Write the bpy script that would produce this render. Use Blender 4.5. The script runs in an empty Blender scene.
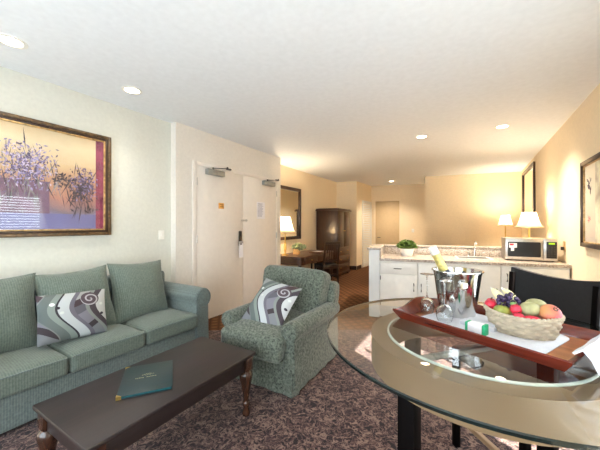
import bpy, bmesh, math, random
from mathutils import Vector, Matrix, Euler, noise
random.seed(7)
sc = bpy.context.scene
COL = sc.collection
PI = math.pi
D = math.radians

# ------------------------------------------------------------------ materials
def lin(c):
    def f(v):
        v /= 255.0
        return v / 12.92 if v <= 0.04045 else ((v + 0.055) / 1.055) ** 2.4
    return (f(c[0]), f(c[1]), f(c[2]), 1.0)

class NT:
    def __init__(s, name):
        s.m = bpy.data.materials.new(name); s.m.use_nodes = True
        s.t = s.m.node_tree; s.n = s.t.nodes; s.l = s.t.links
        s.n.clear()
        s.out = s.n.new('ShaderNodeOutputMaterial')
    def add(s, typ, ins=None, **kw):
        n = s.n.new(typ)
        for k, v in kw.items(): setattr(n, k, v)
        for k, v in (ins or {}).items():
            if hasattr(v, 'is_output') and v.is_output: s.l.new(v, n.inputs[k])
            else: n.inputs[k].default_value = v
        return n
    def math(s, op, a, b=0.0, c=None):
        ins = {0: a, 1: b}
        if c is not None: ins[2] = c
        return s.add('ShaderNodeMath', ins, operation=op).outputs[0]
    def ramp(s, fac, stops, interp='LINEAR'):
        n = s.add('ShaderNodeValToRGB', {0: fac})
        n.color_ramp.interpolation = interp
        e = n.color_ramp.elements
        while len(e) < len(stops): e.new(0.5)
        for i, (p, c) in enumerate(stops):
            e[i].position = p; e[i].color = lin(c)
        return n.outputs[0]
    def mix(s, fac, a, b):
        n = s.add('ShaderNodeMix', data_type='RGBA')
        for idx, v in ((0, fac), (6, a), (7, b)):
            if hasattr(v, 'is_output') and v.is_output: s.l.new(v, n.inputs[idx])
            else: n.inputs[idx].default_value = v
        return n.outputs[2]
    def coord(s, which='Object'):
        return s.add('ShaderNodeTexCoord').outputs[which]
    def mapped(s, vec, scale=(1, 1, 1), rot=(0, 0, 0), loc=(0, 0, 0)):
        return s.add('ShaderNodeMapping', {'Vector': vec, 'Scale': scale, 'Rotation': rot, 'Location': loc}).outputs[0]
    def bsdf(s, color, rough=0.5, metal=0.0, bump=None, bstr=0.2, bdist=0.01, coat=0.0, sheen=0.0, spec=0.5, em=None, es=0.0, trans=0.0):
        b = s.add('ShaderNodeBsdfPrincipled')
        def put(k, v):
            if hasattr(v, 'is_output') and v.is_output: s.l.new(v, b.inputs[k])
            else: b.inputs[k].default_value = v
        put('Base Color', color); put('Roughness', rough); put('Metallic', metal)
        put('Coat Weight', coat); put('Sheen Weight', sheen); put('Specular IOR Level', spec)
        put('Transmission Weight', trans)
        if em is not None:
            put('Emission Color', em); put('Emission Strength', es)
        if bump is not None:
            bn = s.add('ShaderNodeBump', {'Height': bump, 'Strength': bstr, 'Distance': bdist})
            s.l.new(bn.outputs[0], b.inputs['Normal'])
        s.l.new(b.outputs[0], s.out.inputs[0])
        return s.m

def mat(name, c, rough=0.5, metal=0.0, var=0.08, scale=12.0, bump=0.0, **kw):
    """plain surface with a little procedural colour variation"""
    t = NT(name)
    n = t.add('ShaderNodeTexNoise', {'Vector': t.coord(), 'Scale': scale, 'Detail': 4.0}).outputs[0]
    d = tuple(max(0, v * (1 - var)) for v in c); e = tuple(min(255, v * (1 + var)) for v in c)
    col = t.ramp(n, [(0.3, d), (0.7, e)])
    return t.bsdf(col, rough, metal, bump=n if bump else None, bstr=bump, **kw)

def wood(name, c1, c2, rough=0.3, axis=0, scale=1.0, coat=0.2, spec=0.5):
    t = NT(name)
    sc_ = [18.0, 18.0, 18.0]; sc_[axis] = 1.6
    v = t.mapped(t.coord(), scale=tuple(x * scale for x in sc_))
    n = t.add('ShaderNodeTexNoise', {'Vector': v, 'Scale': 1.5, 'Detail': 6.0, 'Distortion': 0.6}).outputs[0]
    col = t.ramp(n, [(0.3, c1), (0.7, c2)])
    return t.bsdf(col, rough, 0.0, bump=n, bstr=0.04, coat=coat, spec=spec)

def fabric(name, c1, c2, scale=60.0, rough=0.9, stripe_axis=None):
    t = NT(name)
    co = t.coord()
    n = t.add('ShaderNodeTexNoise', {'Vector': co, 'Scale': scale, 'Detail': 4.0, 'Roughness': 0.65}).outputs[0]
    if stripe_axis is not None:
        x = t.add('ShaderNodeSeparateXYZ', {0: co}).outputs[stripe_axis]
        w = t.math('SINE', t.math('MULTIPLY', x, 420.0))
        f = t.math('MULTIPLY_ADD', w, 0.11, n)
    else:
        vo = t.add('ShaderNodeTexVoronoi', {'Vector': co, 'Scale': scale * 1.2}).outputs[0]
        f = t.math('MULTIPLY_ADD', vo, 0.35, t.math('SUBTRACT', n, 0.12))
    col = t.ramp(f, [(0.28, c1), (0.72, c2)])
    return t.bsdf(col, rough, 0.0, bump=f, bstr=0.35, bdist=0.004, sheen=0.25, spec=0.2)

def glass(name, tint=(1, 1, 1), rough=0.0, ior=1.5, strength=1.0):
    """thin clear pane: Fresnel mix of see-through and mirror"""
    t = NT(name)
    f0 = ((ior - 1) / (ior + 1)) ** 2
    fc = t.add('ShaderNodeLayerWeight', {'Blend': 0.5}).outputs[1]
    fr = t.math('MULTIPLY_ADD', t.math('POWER', fc, 5.0), 1 - f0, f0)
    tr = t.add('ShaderNodeBsdfTransparent', {'Color': (*tint, 1)}).outputs[0]
    gl = t.add('ShaderNodeBsdfGlossy', {'Color': (1, 1, 1, 1), 'Roughness': rough}).outputs[0]
    f = t.math('MULTIPLY', fr, strength)
    mx = t.add('ShaderNodeMixShader', {0: f, 1: tr, 2: gl}).outputs[0]
    t.l.new(mx, t.out.inputs[0])
    return t.m

def glow(name, c, s):
    t = NT(name)
    e = t.add('ShaderNodeEmission', {'Color': lin(c), 'Strength': s}).outputs[0]
    t.l.new(e, t.out.inputs[0])
    return t.m

def shade_mat(name):
    t = NT(name)
    n = t.add('ShaderNodeTexNoise', {'Vector': t.coord(), 'Scale': 80.0}).outputs[0]
    col = t.ramp(n, [(0.3, (245, 228, 200)), (0.7, (255, 242, 220))])
    d = t.add('ShaderNodeBsdfDiffuse', {'Color': col}).outputs[0]
    tl = t.add('ShaderNodeBsdfTranslucent', {'Color': col}).outputs[0]
    mx = t.add('ShaderNodeMixShader', {0: 0.6, 1: d, 2: tl}).outputs[0]
    t.l.new(mx, t.out.inputs[0])
    return t.m

def carpet_mat(name, CARPET_STOPS):
    t = NT(name)
    co = t.coord()
    wn = t.add('ShaderNodeTexNoise', {'Vector': co, 'Scale': 11.0, 'Detail': 2.0})
    wv = t.add('ShaderNodeVectorMath', {0: wn.outputs[1], 1: (0.5, 0.5, 0.5)}, operation='SUBTRACT').outputs[0]
    wv = t.add('ShaderNodeVectorMath', {0: wv, 'Scale': 0.16}, operation='SCALE').outputs[0]
    p = t.add('ShaderNodeVectorMath', {0: co, 1: wv}, operation='ADD').outputs[0]
    wave = t.add('ShaderNodeTexWave', {'Vector': p, 'Scale': 7.5, 'Distortion': 7.0, 'Detail': 2.0, 'Detail Scale': 2.2}, wave_type='RINGS').outputs[1]
    vo = t.add('ShaderNodeTexVoronoi', {'Vector': p, 'Scale': 19.0}).outputs[0]
    fine = t.add('ShaderNodeTexNoise', {'Vector': co, 'Scale': 160.0, 'Detail': 2.0}).outputs[0]
    n1 = t.add('ShaderNodeTexNoise', {'Vector': p, 'Scale': 22.0, 'Detail': 1.0}).outputs[0]
    n2 = t.add('ShaderNodeTexNoise', {'Vector': t.mapped(p, loc=(3.1, 7.7, 0)), 'Scale': 29.0, 'Detail': 1.0}).outputs[0]
    c1 = t.math('ABSOLUTE', t.math('SUBTRACT', n1, 0.5))
    c2 = t.math('ABSOLUTE', t.math('SUBTRACT', n2, 0.52))
    curl = t.math('SUBTRACT', 1.0, t.math('MULTIPLY', t.math('MINIMUM', c1, c2), 11.0))
    f = t.math('MULTIPLY_ADD', curl, 0.55, t.math('MULTIPLY', vo, 0.45))
    f = t.math('ADD', f, t.math('MULTIPLY', t.math('SUBTRACT', fine, 0.5), 0.40))
    col = t.ramp(f, CARPET_STOPS)
    return t.bsdf(col, 0.95, 0.0, bump=fine, bstr=0.5, bdist=0.006, sheen=0.15, spec=0.1)

def hall_carpet_mat():
    t = NT('diamond_carpet')
    co = t.mapped(t.coord(), rot=(0, 0, D(45)))
    x, y, z = t.add('ShaderNodeSeparateXYZ', {0: co}).outputs
    a = t.math('ABSOLUTE', t.math('SINE', t.math('MULTIPLY', x, 26.0)))
    b = t.math('ABSOLUTE', t.math('SINE', t.math('MULTIPLY', y, 26.0)))
    n = t.add('ShaderNodeTexNoise', {'Vector': co, 'Scale': 90.0, 'Detail': 3.0}).outputs[0]
    f = t.math('MULTIPLY_ADD', t.math('MINIMUM', a, b), 0.6, t.math('MULTIPLY', n, 0.5))
    col = t.ramp(f, [(0.2, (66, 42, 28)), (0.5, (94, 62, 40)), (0.85, (118, 82, 54))])
    return t.bsdf(col, 0.95, 0.0, bump=n, bstr=0.4, bdist=0.006, spec=0.1)

def granite_mat():
    t = NT('speckled_granite')
    co = t.coord()
    a = t.add('ShaderNodeTexNoise', {'Vector': co, 'Scale': 55.0, 'Detail': 5.0, 'Roughness': 0.75}).outputs[0]
    b = t.add('ShaderNodeTexVoronoi', {'Vector': co, 'Scale': 70.0}).outputs[0]
    f = t.math('MULTIPLY_ADD', b, 0.35, t.math('SUBTRACT', a, 0.1))
    col = t.ramp(f, [(0.30, (70, 62, 58)), (0.42, (126, 114, 104)), (0.55, (172, 158, 144)), (0.72, (204, 192, 178))])
    return t.bsdf(col, 0.25, coat=0.2)

def swirl_mat(name, phase=0.0, flip=1.0):
    """printed cushion cover: grey, white, mauve and brown curved panels"""
    t = NT(name)
    x, y, z = t.add('ShaderNodeSeparateXYZ', {0: t.coord()}).outputs
    u = t.math('MULTIPLY', x, 2.1 * flip)
    v = t.math('MULTIPLY', z, 2.6)
    s = t.math('MULTIPLY_ADD', t.math('SINE', t.math('MULTIPLY_ADD', v, 4.4, 0.9 + phase)), 0.17, u)
    s = t.math('ADD', s, 0.5)
    main = t.ramp(s, [(0.0, (66, 60, 66)), (0.07, (120, 124, 122)), (0.13, (98, 106, 104)), (0.27, (128, 138, 132)), (0.37, (52, 48, 54)), (0.40, (180, 185, 187)),
                      (0.56, (104, 100, 110)), (0.78, (128, 134, 130)), (0.86, (70, 62, 68)), (0.97, (190, 192, 192))], 'CONSTANT')
    # second family of curved panels crossing the first
    q = t.math('MULTIPLY_ADD', t.math('SINE', t.math('MULTIPLY_ADD', u, 5.0, 2.0 + phase)), 0.16, v)
    q = t.math('ADD', q, 0.5)
    alt = t.ramp(q, [(0.0, (120, 122, 126)), (0.16, (62, 54, 58)), (0.30, (122, 120, 130)), (0.62, (92, 92, 100)), (0.80, (72, 58, 62)), (0.94, (150, 152, 150))], 'CONSTANT')
    msk = t.ramp(s, [(0.0, (255, 255, 255)), (0.11, (0, 0, 0)), (0.63, (255, 255, 255)), (0.80, (0, 0, 0))], 'CONSTANT')
    col = t.mix(msk, main, alt)
    # spiral scroll
    dx = t.math('SUBTRACT', u, 0.22); dz = t.math('SUBTRACT', v, 0.30)
    r = t.math('SQRT', t.math('ADD', t.math('MULTIPLY', dx, dx), t.math('MULTIPLY', dz, dz)))
    ang = t.math('ARCTAN2', dz, dx)
    sp = t.math('SINE', t.math('ADD', t.math('MULTIPLY', r, 70.0), ang))
    ring = t.math('GREATER_THAN', sp, 0.55)
    disc = t.math('LESS_THAN', r, 0.15)
    scol = t.mix(ring, lin((82, 70, 76)), lin((170, 168, 172)))
    col = t.mix(disc, col, scol)
    # dots
    for (du, dv, rr, c) in ((-0.33, 0.27, 0.035, (222, 224, 222)), (-0.26, 0.18, 0.03, (50, 46, 52)), (-0.21, 0.07, 0.03, (200, 206, 200)), (0.40, 0.16, 0.03, (210, 214, 210)), (0.40, -0.06, 0.03, (60, 56, 64))):
        ddx = t.math('SUBTRACT', u, du); ddz = t.math('SUBTRACT', v, dv)
        rd = t.math('SQRT', t.math('ADD', t.math('MULTIPLY', ddx, ddx), t.math('MULTIPLY', ddz, ddz)))
        col = t.mix(t.math('LESS_THAN', rd, rr), col, lin(c))
    n = t.add('ShaderNodeTexNoise', {'Vector': t.coord(), 'Scale': 90.0}).outputs[0]
    return t.bsdf(col, 0.75, bump=n, bstr=0.2, bdist=0.003, spec=0.3)

def painting_mat(name, stops, dist=0.25, sc_=3.0):
    """brushed paint: vertical colour fields broken up by noise (local z runs up the canvas)"""
    t = NT(name)
    co = t.coord()
    n = t.add('ShaderNodeTexNoise', {'Vector': co, 'Scale': sc_, 'Detail': 6.0, 'Roughness': 0.65}).outputs[0]
    z = t.add('ShaderNodeSeparateXYZ', {0: co}).outputs[2]
    f = t.math('ADD', z, t.math('MULTIPLY', t.math('SUBTRACT', n, 0.5), dist))
    return t.bsdf(t.ramp(t.math('ADD', f, 0.5), stops), 0.6)

M = {}
M['wall_paint'] = mat('cream_wall_paint', (240, 223, 192), 0.85, var=0.015, scale=30, bump=0.02)
M['entry_paint'] = mat('pale_entry_paint', (226, 221, 212), 0.85, var=0.015, scale=30, bump=0.02)
M['sitting_paint'] = mat('pale_sitting_wall_paint', (214, 214, 204), 0.85, var=0.015, scale=30, bump=0.02)
M['ceiling_paint'] = mat('white_ceiling_paint', (236, 240, 243), 0.9, var=0.012, scale=20, bump=0.02)
M['carpet'] = carpet_mat('patterned_carpet', [(0.12, (30, 20, 23)), (0.38, (56, 37, 40)), (0.58, (80, 56, 55)), (0.80, (134, 110, 98))])
M['hall_carpet'] = hall_carpet_mat()
M['granite'] = granite_mat()
M['door_paint'] = mat('cream_door_paint', (233, 226, 217), 0.5, var=0.01)
M['hall_door_paint'] = mat('tan_door_paint', (202, 176, 136), 0.5, var=0.015)
M['white_paint'] = mat('white_cabinet_paint', (232, 230, 222), 0.45, var=0.015)
M['pony_paint'] = mat('white_panel_paint', (226, 230, 230), 0.5, var=0.01)
M['base_wood'] = wood('dark_baseboard_wood', (48, 30, 20), (74, 48, 32), 0.4)
M['espresso'] = wood('espresso_wood', (27, 18, 18), (41, 28, 27), 0.45, axis=1, coat=0.0)
M['espresso_turned'] = wood('espresso_turned_wood', (44, 26, 18), (70, 42, 28), 0.25, axis=2, coat=0.4)
M['walnut'] = wood('walnut_wood', (36, 18, 10), (64, 34, 18), 0.3, axis=2, coat=0.35)
M['walnut_h'] = wood('walnut_wood_lengthwise', (46, 23, 12), (78, 43, 22), 0.3, axis=1, coat=0.3)
M['dark_wood'] = wood('dark_chair_wood', (30, 18, 12), (52, 32, 22), 0.35, axis=2)
M['black_wood'] = wood('black_wood', (5, 4, 4), (14, 9, 8), 0.5, axis=2, coat=0.0, spec=0.04)
M['light_wood'] = wood('worn_stretcher_wood', (128, 100, 74), (170, 138, 106), 0.35, axis=0)
M['mahogany'] = wood('red_mahogany', (78, 26, 16), (124, 46, 28), 0.22, axis=0, coat=0.5)
M['tray_floor'] = wood('tray_base_wood', (142, 82, 46), (190, 122, 76), 0.3, axis=0, coat=0.4)
M['sofa'] = fabric('grey_green_ribbed_fabric', (90, 101, 99), (119, 131, 128), 55, stripe_axis=0)
M['sofa_cush'] = fabric('grey_green_cushion_fabric', (88, 99, 90), (115, 126, 116), 70, stripe_axis=0)
M['chair'] = fabric('mottled_green_fabric', (34, 40, 36), (112, 119, 107), 50)
M['swirl'] = swirl_mat('swirl_print_cover')
M['swirl_b'] = swirl_mat('swirl_print_cover_turned', 0.5)
M['teal'] = mat('teal_leatherette', (20, 46, 50), 0.4, var=0.08, scale=60, bump=0.05)
M['teal_edge'] = mat('teal_page_edge', (18, 90, 96), 0.4)
M['gold'] = mat('gold_metal', (214, 180, 104), 0.28, 1.0)
M['gilt_print'] = mat('gilt_print', (208, 200, 160), 0.5, 0.2)
M['steel'] = mat('polished_steel', (214, 214, 212), 0.12, 1.0, var=0.02)
M['brushed'] = mat('brushed_steel', (196, 192, 186), 0.3, 1.0, var=0.04, scale=40)
M['nickel'] = mat('grey_painted_metal', (150, 152, 148), 0.4, 0.5)
M['dark_metal'] = mat('dark_metal', (70, 66, 62), 0.35, 0.8)
M['black_plastic'] = mat('black_plastic', (18, 18, 20), 0.3)
M['white_plastic'] = mat('white_plastic', (240, 238, 230), 0.4, var=0.01)
M['paper'] = mat('white_paper', (238, 236, 240), 0.8, var=0.01)
M['ink'] = mat('grey_ink', (150, 150, 170), 0.8)
M['brass_plaque'] = mat('orange_brass', (222, 168, 88), 0.4, 0.3)
M['linen'] = mat('white_linen', (222, 223, 230), 0.9, var=0.015, scale=50, bump=0.1)
M['lens'] = glow('downlight_lens', (255, 236, 205), 14.0)
M['bulb'] = glow('lamp_bulb', (255, 220, 170), 20.0)
M['display'] = glow('green_display', (150, 190, 40), 1.2)
M['shade'] = shade_mat('pleated_lamp_shade')
M['clear'] = glass('clear_glass')
M['matte_glass'] = glass('low_glare_picture_glass', strength=0.12)
t_ = NT('wine_glass_crystal')
M['crystal'] = t_.bsdf((0.97, 0.98, 0.98, 1), 0.02, trans=1.0)
M['table_glass'] = glass('table_glass', (0.93, 0.95, 0.93), 0.0, 1.55, 1.25)
M['glass_edge'] = mat('green_glass_edge', (12, 26, 24), 0.12, var=0.2, scale=8, coat=0.6)
M['glass_lip'] = mat('polished_glass_lip', (205, 220, 216), 0.15, var=0.03, coat=0.5)
M['apron'] = mat('beige_lacquer', (120, 98, 72), 0.35, var=0.03, scale=6, coat=0.3)
M['mirror'] = mat('mirror_silver', (225, 225, 220), 0.02, 1.0, var=0.0)
M['black_leather'] = mat('black_leather', (26, 27, 32), 0.38, var=0.12, scale=60, bump=0.06)
M['navy_seat'] = mat('navy_leather', (26, 29, 42), 0.45, var=0.1, scale=40, bump=0.05)
M['frame_bronze'] = wood('bronze_frame', (60, 44, 28), (120, 92, 58), 0.35, axis=1)
M['frame_gilt'] = mat('gilt_frame', (186, 152, 100), 0.35, 0.4, var=0.2, scale=25)
M['frame_dark'] = wood('dark_frame_wood', (40, 26, 18), (72, 48, 34), 0.35, axis=2)
M['mat_plum'] = mat('plum_panel', (112, 78, 104), 0.7, var=0.12, scale=9)
M['mat_crimson'] = mat('crimson_panel', (138, 58, 84), 0.7, var=0.18, scale=9)
M['art'] = painting_mat('iris_painting', [(0.0, (120, 118, 156)), (0.16, (136, 130, 164)), (0.22, (128, 114, 128)), (0.36, (184, 130, 114)), (0.50, (198, 152, 122)), (0.64, (210, 184, 144)), (0.85, (218, 202, 166)), (1.0, (208, 182, 140))], 0.30)
M['art_low'] = painting_mat('lavender_field', [(0.3, (116, 116, 166)), (0.7, (150, 144, 186))], 0.6, 6)
M['art_plum'] = mat('plum_field', (120, 92, 116), 0.7, var=0.15, scale=8)
M['pet_lav'] = mat('lavender_petals', (146, 136, 178), 0.7, var=0.2, scale=20)
M['pet_vio'] = mat('violet_petals', (98, 84, 116), 0.7, var=0.2, scale=20)
M['pet_grey'] = mat('grey_green_stems', (128, 126, 128), 0.7, var=0.2, scale=20)
M['pet_pale'] = mat('pale_petals', (196, 186, 206), 0.7, var=0.15, scale=20)
M['pet_dark'] = mat('dark_stems', (72, 62, 74), 0.7, var=0.2, scale=20)
M['art_right'] = painting_mat('pale_figure_painting', [(0.0, (190, 180, 168)), (0.3, (244, 226, 204)), (0.6, (252, 240, 218)), (1.0, (252, 240, 214))], 0.3)
M['art_right_dark'] = mat('brown_art_panel', (234, 214, 188), 0.7, var=0.2, scale=6)
M['leaf'] = mat('green_leaf', (86, 108, 44), 0.6, var=0.35, scale=25)
M['leaf_grey'] = mat('sage_leaf', (132, 142, 108), 0.6, var=0.3, scale=25)
M['ceramic'] = mat('white_ceramic', (238, 236, 230), 0.3, var=0.02)
M['tan_pot'] = mat('tan_box', (190, 150, 96), 0.6)
M['wicker'] = mat('cream_wicker', (186, 172, 150), 0.65, var=0.08, scale=30)
M['foil'] = mat('gold_foil', (214, 196, 120), 0.35, 0.5, var=0.15, scale=60)
M['foil_tip'] = mat('pale_foil', (236, 232, 220), 0.4, 0.2, var=0.05)
M['label_dark'] = mat('dark_label', (46, 52, 66), 0.4, var=0.1)
M['label_silver'] = mat('silver_label', (196, 200, 206), 0.3, 0.6, var=0.2, scale=40)
M['green_glass'] = mat('dark_green_bottle', (24, 60, 34), 0.1, var=0.1, coat=0.5)
M['box_green'] = mat('green_band', (24, 164, 112), 0.5)
M['grape'] = mat('purple_grape', (58, 44, 74), 0.18, var=0.3, scale=15)
M['grape_green'] = mat('green_grape', (120, 150, 92), 0.3, var=0.2, scale=15)
M['red_fruit'] = mat('red_plum_skin', (200, 44, 66), 0.3, var=0.25, scale=20)
M['banana'] = mat('pale_banana_skin', (238, 228, 178), 0.45, var=0.06, scale=10)
M['pear'] = mat('green_pear_skin', (150, 154, 72), 0.4, var=0.2, scale=20)
M['melon'] = mat('pale_green_melon_skin', (168, 166, 122), 0.5, var=0.12, scale=30)
M['stem'] = mat('brown_stem', (90, 66, 40), 0.7)
M['ramekin'] = mat('clouded_crystal', (210, 216, 214), 0.15, var=0.1)

def pome():
    t = NT('pomegranate_skin')
    co = t.coord()
    n = t.add('ShaderNodeTexNoise', {'Vector': co, 'Scale': 14.0, 'Detail': 3.0}).outputs[0]
    z = t.add('ShaderNodeSeparateXYZ', {0: co}).outputs[0]
    f = t.math('MULTIPLY_ADD', z, 6.0, n)
    return t.bsdf(t.ramp(f, [(0.2, (214, 150, 96)), (0.5, (206, 104, 92)), (0.8, (196, 92, 128))]), 0.4)
M['pome'] = pome()

# ------------------------------------------------------------------ geometry
class G:
    def __init__(s):
        s.b = bmesh.new(); s.cur = 0
    def _mi(s, faces):
        for f in faces: f.material_index = s.cur
    def mi(s, i): s.cur = i; return s
    def faces(s, verts, fs):
        vs = [s.b.verts.new(v) for v in verts]
        out = []
        for f in fs:
            try: out.append(s.b.faces.new([vs[i] for i in f]))
            except ValueError: pass
        s._mi(out); return s
    def box(s, x0, y0, z0, x1, y1, z1, bev=0.0, mx=None, seg=2):
        x0, x1 = min(x0, x1), max(x0, x1); y0, y1 = min(y0, y1), max(y0, y1); z0, z1 = min(z0, z1), max(z0, z1)
        t = bmesh.new()
        bmesh.ops.create_cube(t, size=1.0)
        for v in t.verts:
            v.co = Vector(((x0 + x1) / 2 + v.co.x * (x1 - x0), (y0 + y1) / 2 + v.co.y * (y1 - y0), (z0 + z1) / 2 + v.co.z * (z1 - z0)))
        if bev: bmesh.ops.bevel(t, geom=list(t.edges), offset=bev, segments=seg, affect='EDGES', profile=0.5)
        return s.merge(t, mx)
    def merge(s, t, mx=None):
        if mx is not None: bmesh.ops.transform(t, matrix=mx, verts=t.verts)
        mp = {}
        for v in t.verts: mp[v] = s.b.verts.new(v.co)
        for f in t.faces:
            nf = s.b.faces.new([mp[v] for v in f.verts]); nf.material_index = s.cur
        t.free(); return s
    def obox(s, c, size, rz=0.0, bev=0.0, rot=None):
        m = Matrix.Translation(c) @ (rot if rot is not None else Matrix.Rotation(rz, 4, 'Z'))
        h = [v / 2 for v in size]
        return s.box(-h[0], -h[1], -h[2], h[0], h[1], h[2], bev, m)
    def beam(s, p, q, w, h, bev=0.0, roll=0.0):
        """square bar from p to q"""
        p = Vector(p); q = Vector(q); d = q - p
        m = Matrix.Translation(p) @ d.to_track_quat('X', 'Z').to_matrix().to_4x4() @ Matrix.Rotation(roll, 4, 'X')
        return s.box(0, -w / 2, -h / 2, d.length, w / 2, h / 2, bev, m)
    def lathe(s, prof, seg=32, c=(0, 0, 0), mx=None, sx=1.0, sy=1.0, cap=True):
        t = bmesh.new(); rings = []
        for r, z in prof:
            if r < 1e-6: rings.append([t.verts.new((c[0], c[1], c[2] + z))])
            else: rings.append([t.verts.new((c[0] + sx * r * math.cos(2 * PI * i / seg), c[1] + sy * r * math.sin(2 * PI * i / seg), c[2] + z)) for i in range(seg)])
        for a, b in zip(rings, rings[1:]):
            for i in range(seg):
                j = (i + 1) % seg
                if len(a) == 1 and len(b) == 1: continue
                if len(a) == 1: t.faces.new((a[0], b[i], b[j]))
                elif len(b) == 1: t.faces.new((a[i], a[j], b[0]))
                else: t.faces.new((a[i], a[j], b[j], b[i]))
        if cap:
            for r in (rings[0], rings[-1]):
                if len(r) > 2:
                    try: t.faces.new(r)
                    except ValueError: pass
        bmesh.ops.recalc_face_normals(t, faces=t.faces)
        return s.merge(t, mx)
    def tube(s, pts, rad, seg=10, caps=True):
        pts = [Vector(p) for p in pts]
        if not hasattr(rad, '__len__'): rad = [rad] * len(pts)
        t = bmesh.new(); rings = []
        up = Vector((0, 0, 1))
        for i, p in enumerate(pts):
            d = (pts[min(i + 1, len(pts) - 1)] - pts[max(i - 1, 0)]).normalized()
            a = d.cross(up)
            if a.length < 1e-3: a = d.cross(Vector((1, 0, 0)))
            a.normalize(); b = d.cross(a).normalized()
            rings.append([t.verts.new(p + rad[i] * (math.cos(2 * PI * k / seg) * a + math.sin(2 * PI * k / seg) * b)) for k in range(seg)])
        for a, b in zip(rings, rings[1:]):
            for i in range(seg):
                j = (i + 1) % seg; t.faces.new((a[i], a[j], b[j], b[i]))
        if caps:
            t.faces.new(rings[0]); t.faces.new(rings[-1])
        bmesh.ops.recalc_face_normals(t, faces=t.faces)
        return s.merge(t)
    def ball(s, c, r, seg=16, mx=None, fn=None):
        if not hasattr(r, '__len__'): r = (r, r, r)
        t = bmesh.new()
        bmesh.ops.create_uvsphere(t, u_segments=seg, v_segments=max(6, seg * 2 // 3), radius=1.0)
        for v in t.verts:
            if fn: v.co = fn(v.co)
            v.co = Vector((v.co.x * r[0], v.co.y * r[1], v.co.z * r[2]))
        m = Matrix.Translation(c) @ (mx if mx is not None else Matrix.Identity(4))
        return s.merge(t, m)
    def prism(s, poly, z0, z1, bev=0.0, mx=None, seg=2):
        t = bmesh.new()
        a = [t.verts.new((x, y, z0)) for x, y in poly]; b = [t.verts.new((x, y, z1)) for x, y in poly]
        n = len(poly)
        t.faces.new(list(reversed(a))); t.faces.new(b)
        for i in range(n): t.faces.new((a[i], a[(i + 1) % n], b[(i + 1) % n], b[i]))
        bmesh.ops.recalc_face_normals(t, faces=t.faces)
        if bev:
            es = [e for e in t.edges if abs(e.verts[0].co.z - e.verts[1].co.z) < 1e-6]
            bmesh.ops.bevel(t, geom=es, offset=bev, segments=seg, affect='EDGES', profile=0.5)
        return s.merge(t, mx)
    def rbox(s, c, half, r, n=14, crown=0.0, wob=0.0, fn=None, mx=None, seed=0.0):
        """soft upholstered block: rounded edges, crowned top, slight wobble"""
        t = bmesh.new()
        bmesh.ops.create_cube(t, size=2.0)
        bmesh.ops.subdivide_edges(t, edges=list(t.edges), cuts=n, use_grid_fill=True)
        h = Vector(half)
        for v in t.verts:
            q = Vector([math.copysign(abs(a) ** 0.7, a) for a in v.co])
            p = Vector((q.x * h.x, q.y * h.y, q.z * h.z))
            inn = Vector([max(-(h[i] - r), min(h[i] - r, p[i])) for i in range(3)])
            d = p - inn
            if d.length > 1e-9: p = inn + d.normalized() * r
            ux, uy = p.x / h.x, p.y / h.y
            if crown and p.z > 0: p.z += crown * (1 - ux * ux) * (1 - uy * uy)
            if wob:
                nv = noise.noise_vector(p * 5.0 + Vector((seed, seed * 2, 0)))
                p += nv * wob
            if fn: p = fn(p)
            v.co = p
        m = Matrix.Translation(c) @ (mx if mx is not None else Matrix.Identity(4))
        return s.merge(t, m)
    def pillow(s, hx, hz, th, n=18, pinch=0.05, wob=0.004, seed=0.0, mx=None, flat=2.2):
        """two-sided cushion in the local x-z plane, thickness along y, pulled-out corners"""
        t = bmesh.new()
        grid = {}
        for side in (-1, 1):
            for i in range(n + 1):
                for k in range(n + 1):
                    u = -1 + 2 * i / n; v = -1 + 2 * k / n
                    u = math.sin(u * PI / 2) * 0.5 + u * 0.5; v = math.sin(v * PI / 2) * 0.5 + v * 0.5
                    e = i in (0, n) or k in (0, n)
                    if e and side == 1: grid[(1, i, k)] = grid[(-1, i, k)]; continue
                    x = hx * u * (1 - pinch * (1 - v * v)); z = hz * v * (1 - pinch * (1 - u * u))
                    w = max(0.0, (1 - abs(u) ** flat) * (1 - abs(v) ** flat)) ** 0.55
                    y = side * th * w
                    nv = noise.noise_vector(Vector((x * 7 + seed, side * 3.0, z * 7 + seed)))
                    p = Vector((x, y, z)) + nv * wob * (0.4 if e else 1.5)
                    grid[(side, i, k)] = t.verts.new(p)
        for side in (-1, 1):
            for i in range(n):
                for k in range(n):
                    q = [grid[(side, i, k)], grid[(side, i + 1, k)], grid[(side, i + 1, k + 1)], grid[(side, i, k + 1)]]
                    if side == 1: q.reverse()
                    t.faces.new(q)
        return s.merge(t, mx)
    def done(s, name, m, parent=None, loc=(0, 0, 0), rz=0.0, smooth=True, ang=40, rot=None):
        me = bpy.data.meshes.new(name)
        s.b.to_mesh(me); s.b.free()
        ms = m if isinstance(m, (list, tuple)) else [m]
        for k in ms: me.materials.append(M[k] if isinstance(k, str) else k)
        if smooth:
            me.polygons.foreach_set('use_smooth', [True] * len(me.polygons))
            me.set_sharp_from_angle(angle=D(ang))
        o = bpy.data.objects.new(name, me); COL.objects.link(o)
        if parent is not None: o.parent = parent
        o.location = loc
        o.rotation_euler = rot if rot is not None else (0, 0, rz)
        return o

def tag(o, label=None, cat=None, group=None, kind=None):
    if label: o['label'] = label
    if cat: o['category'] = cat
    if group: o['group'] = group
    if kind: o['kind'] = kind
    return o

def thing(name, label, cat, loc=(0, 0, 0), rz=0.0, group=None, rot=None):
    o = bpy.data.objects.new(name, None); COL.objects.link(o)
    o.empty_display_size = 0.1
    o.location = loc; o.rotation_euler = rot if rot is not None else (0, 0, rz)
    return tag(o, label, cat, group)

def struct(o, label=None, cat=None):
    return tag(o, label, cat, kind='structure')

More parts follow.
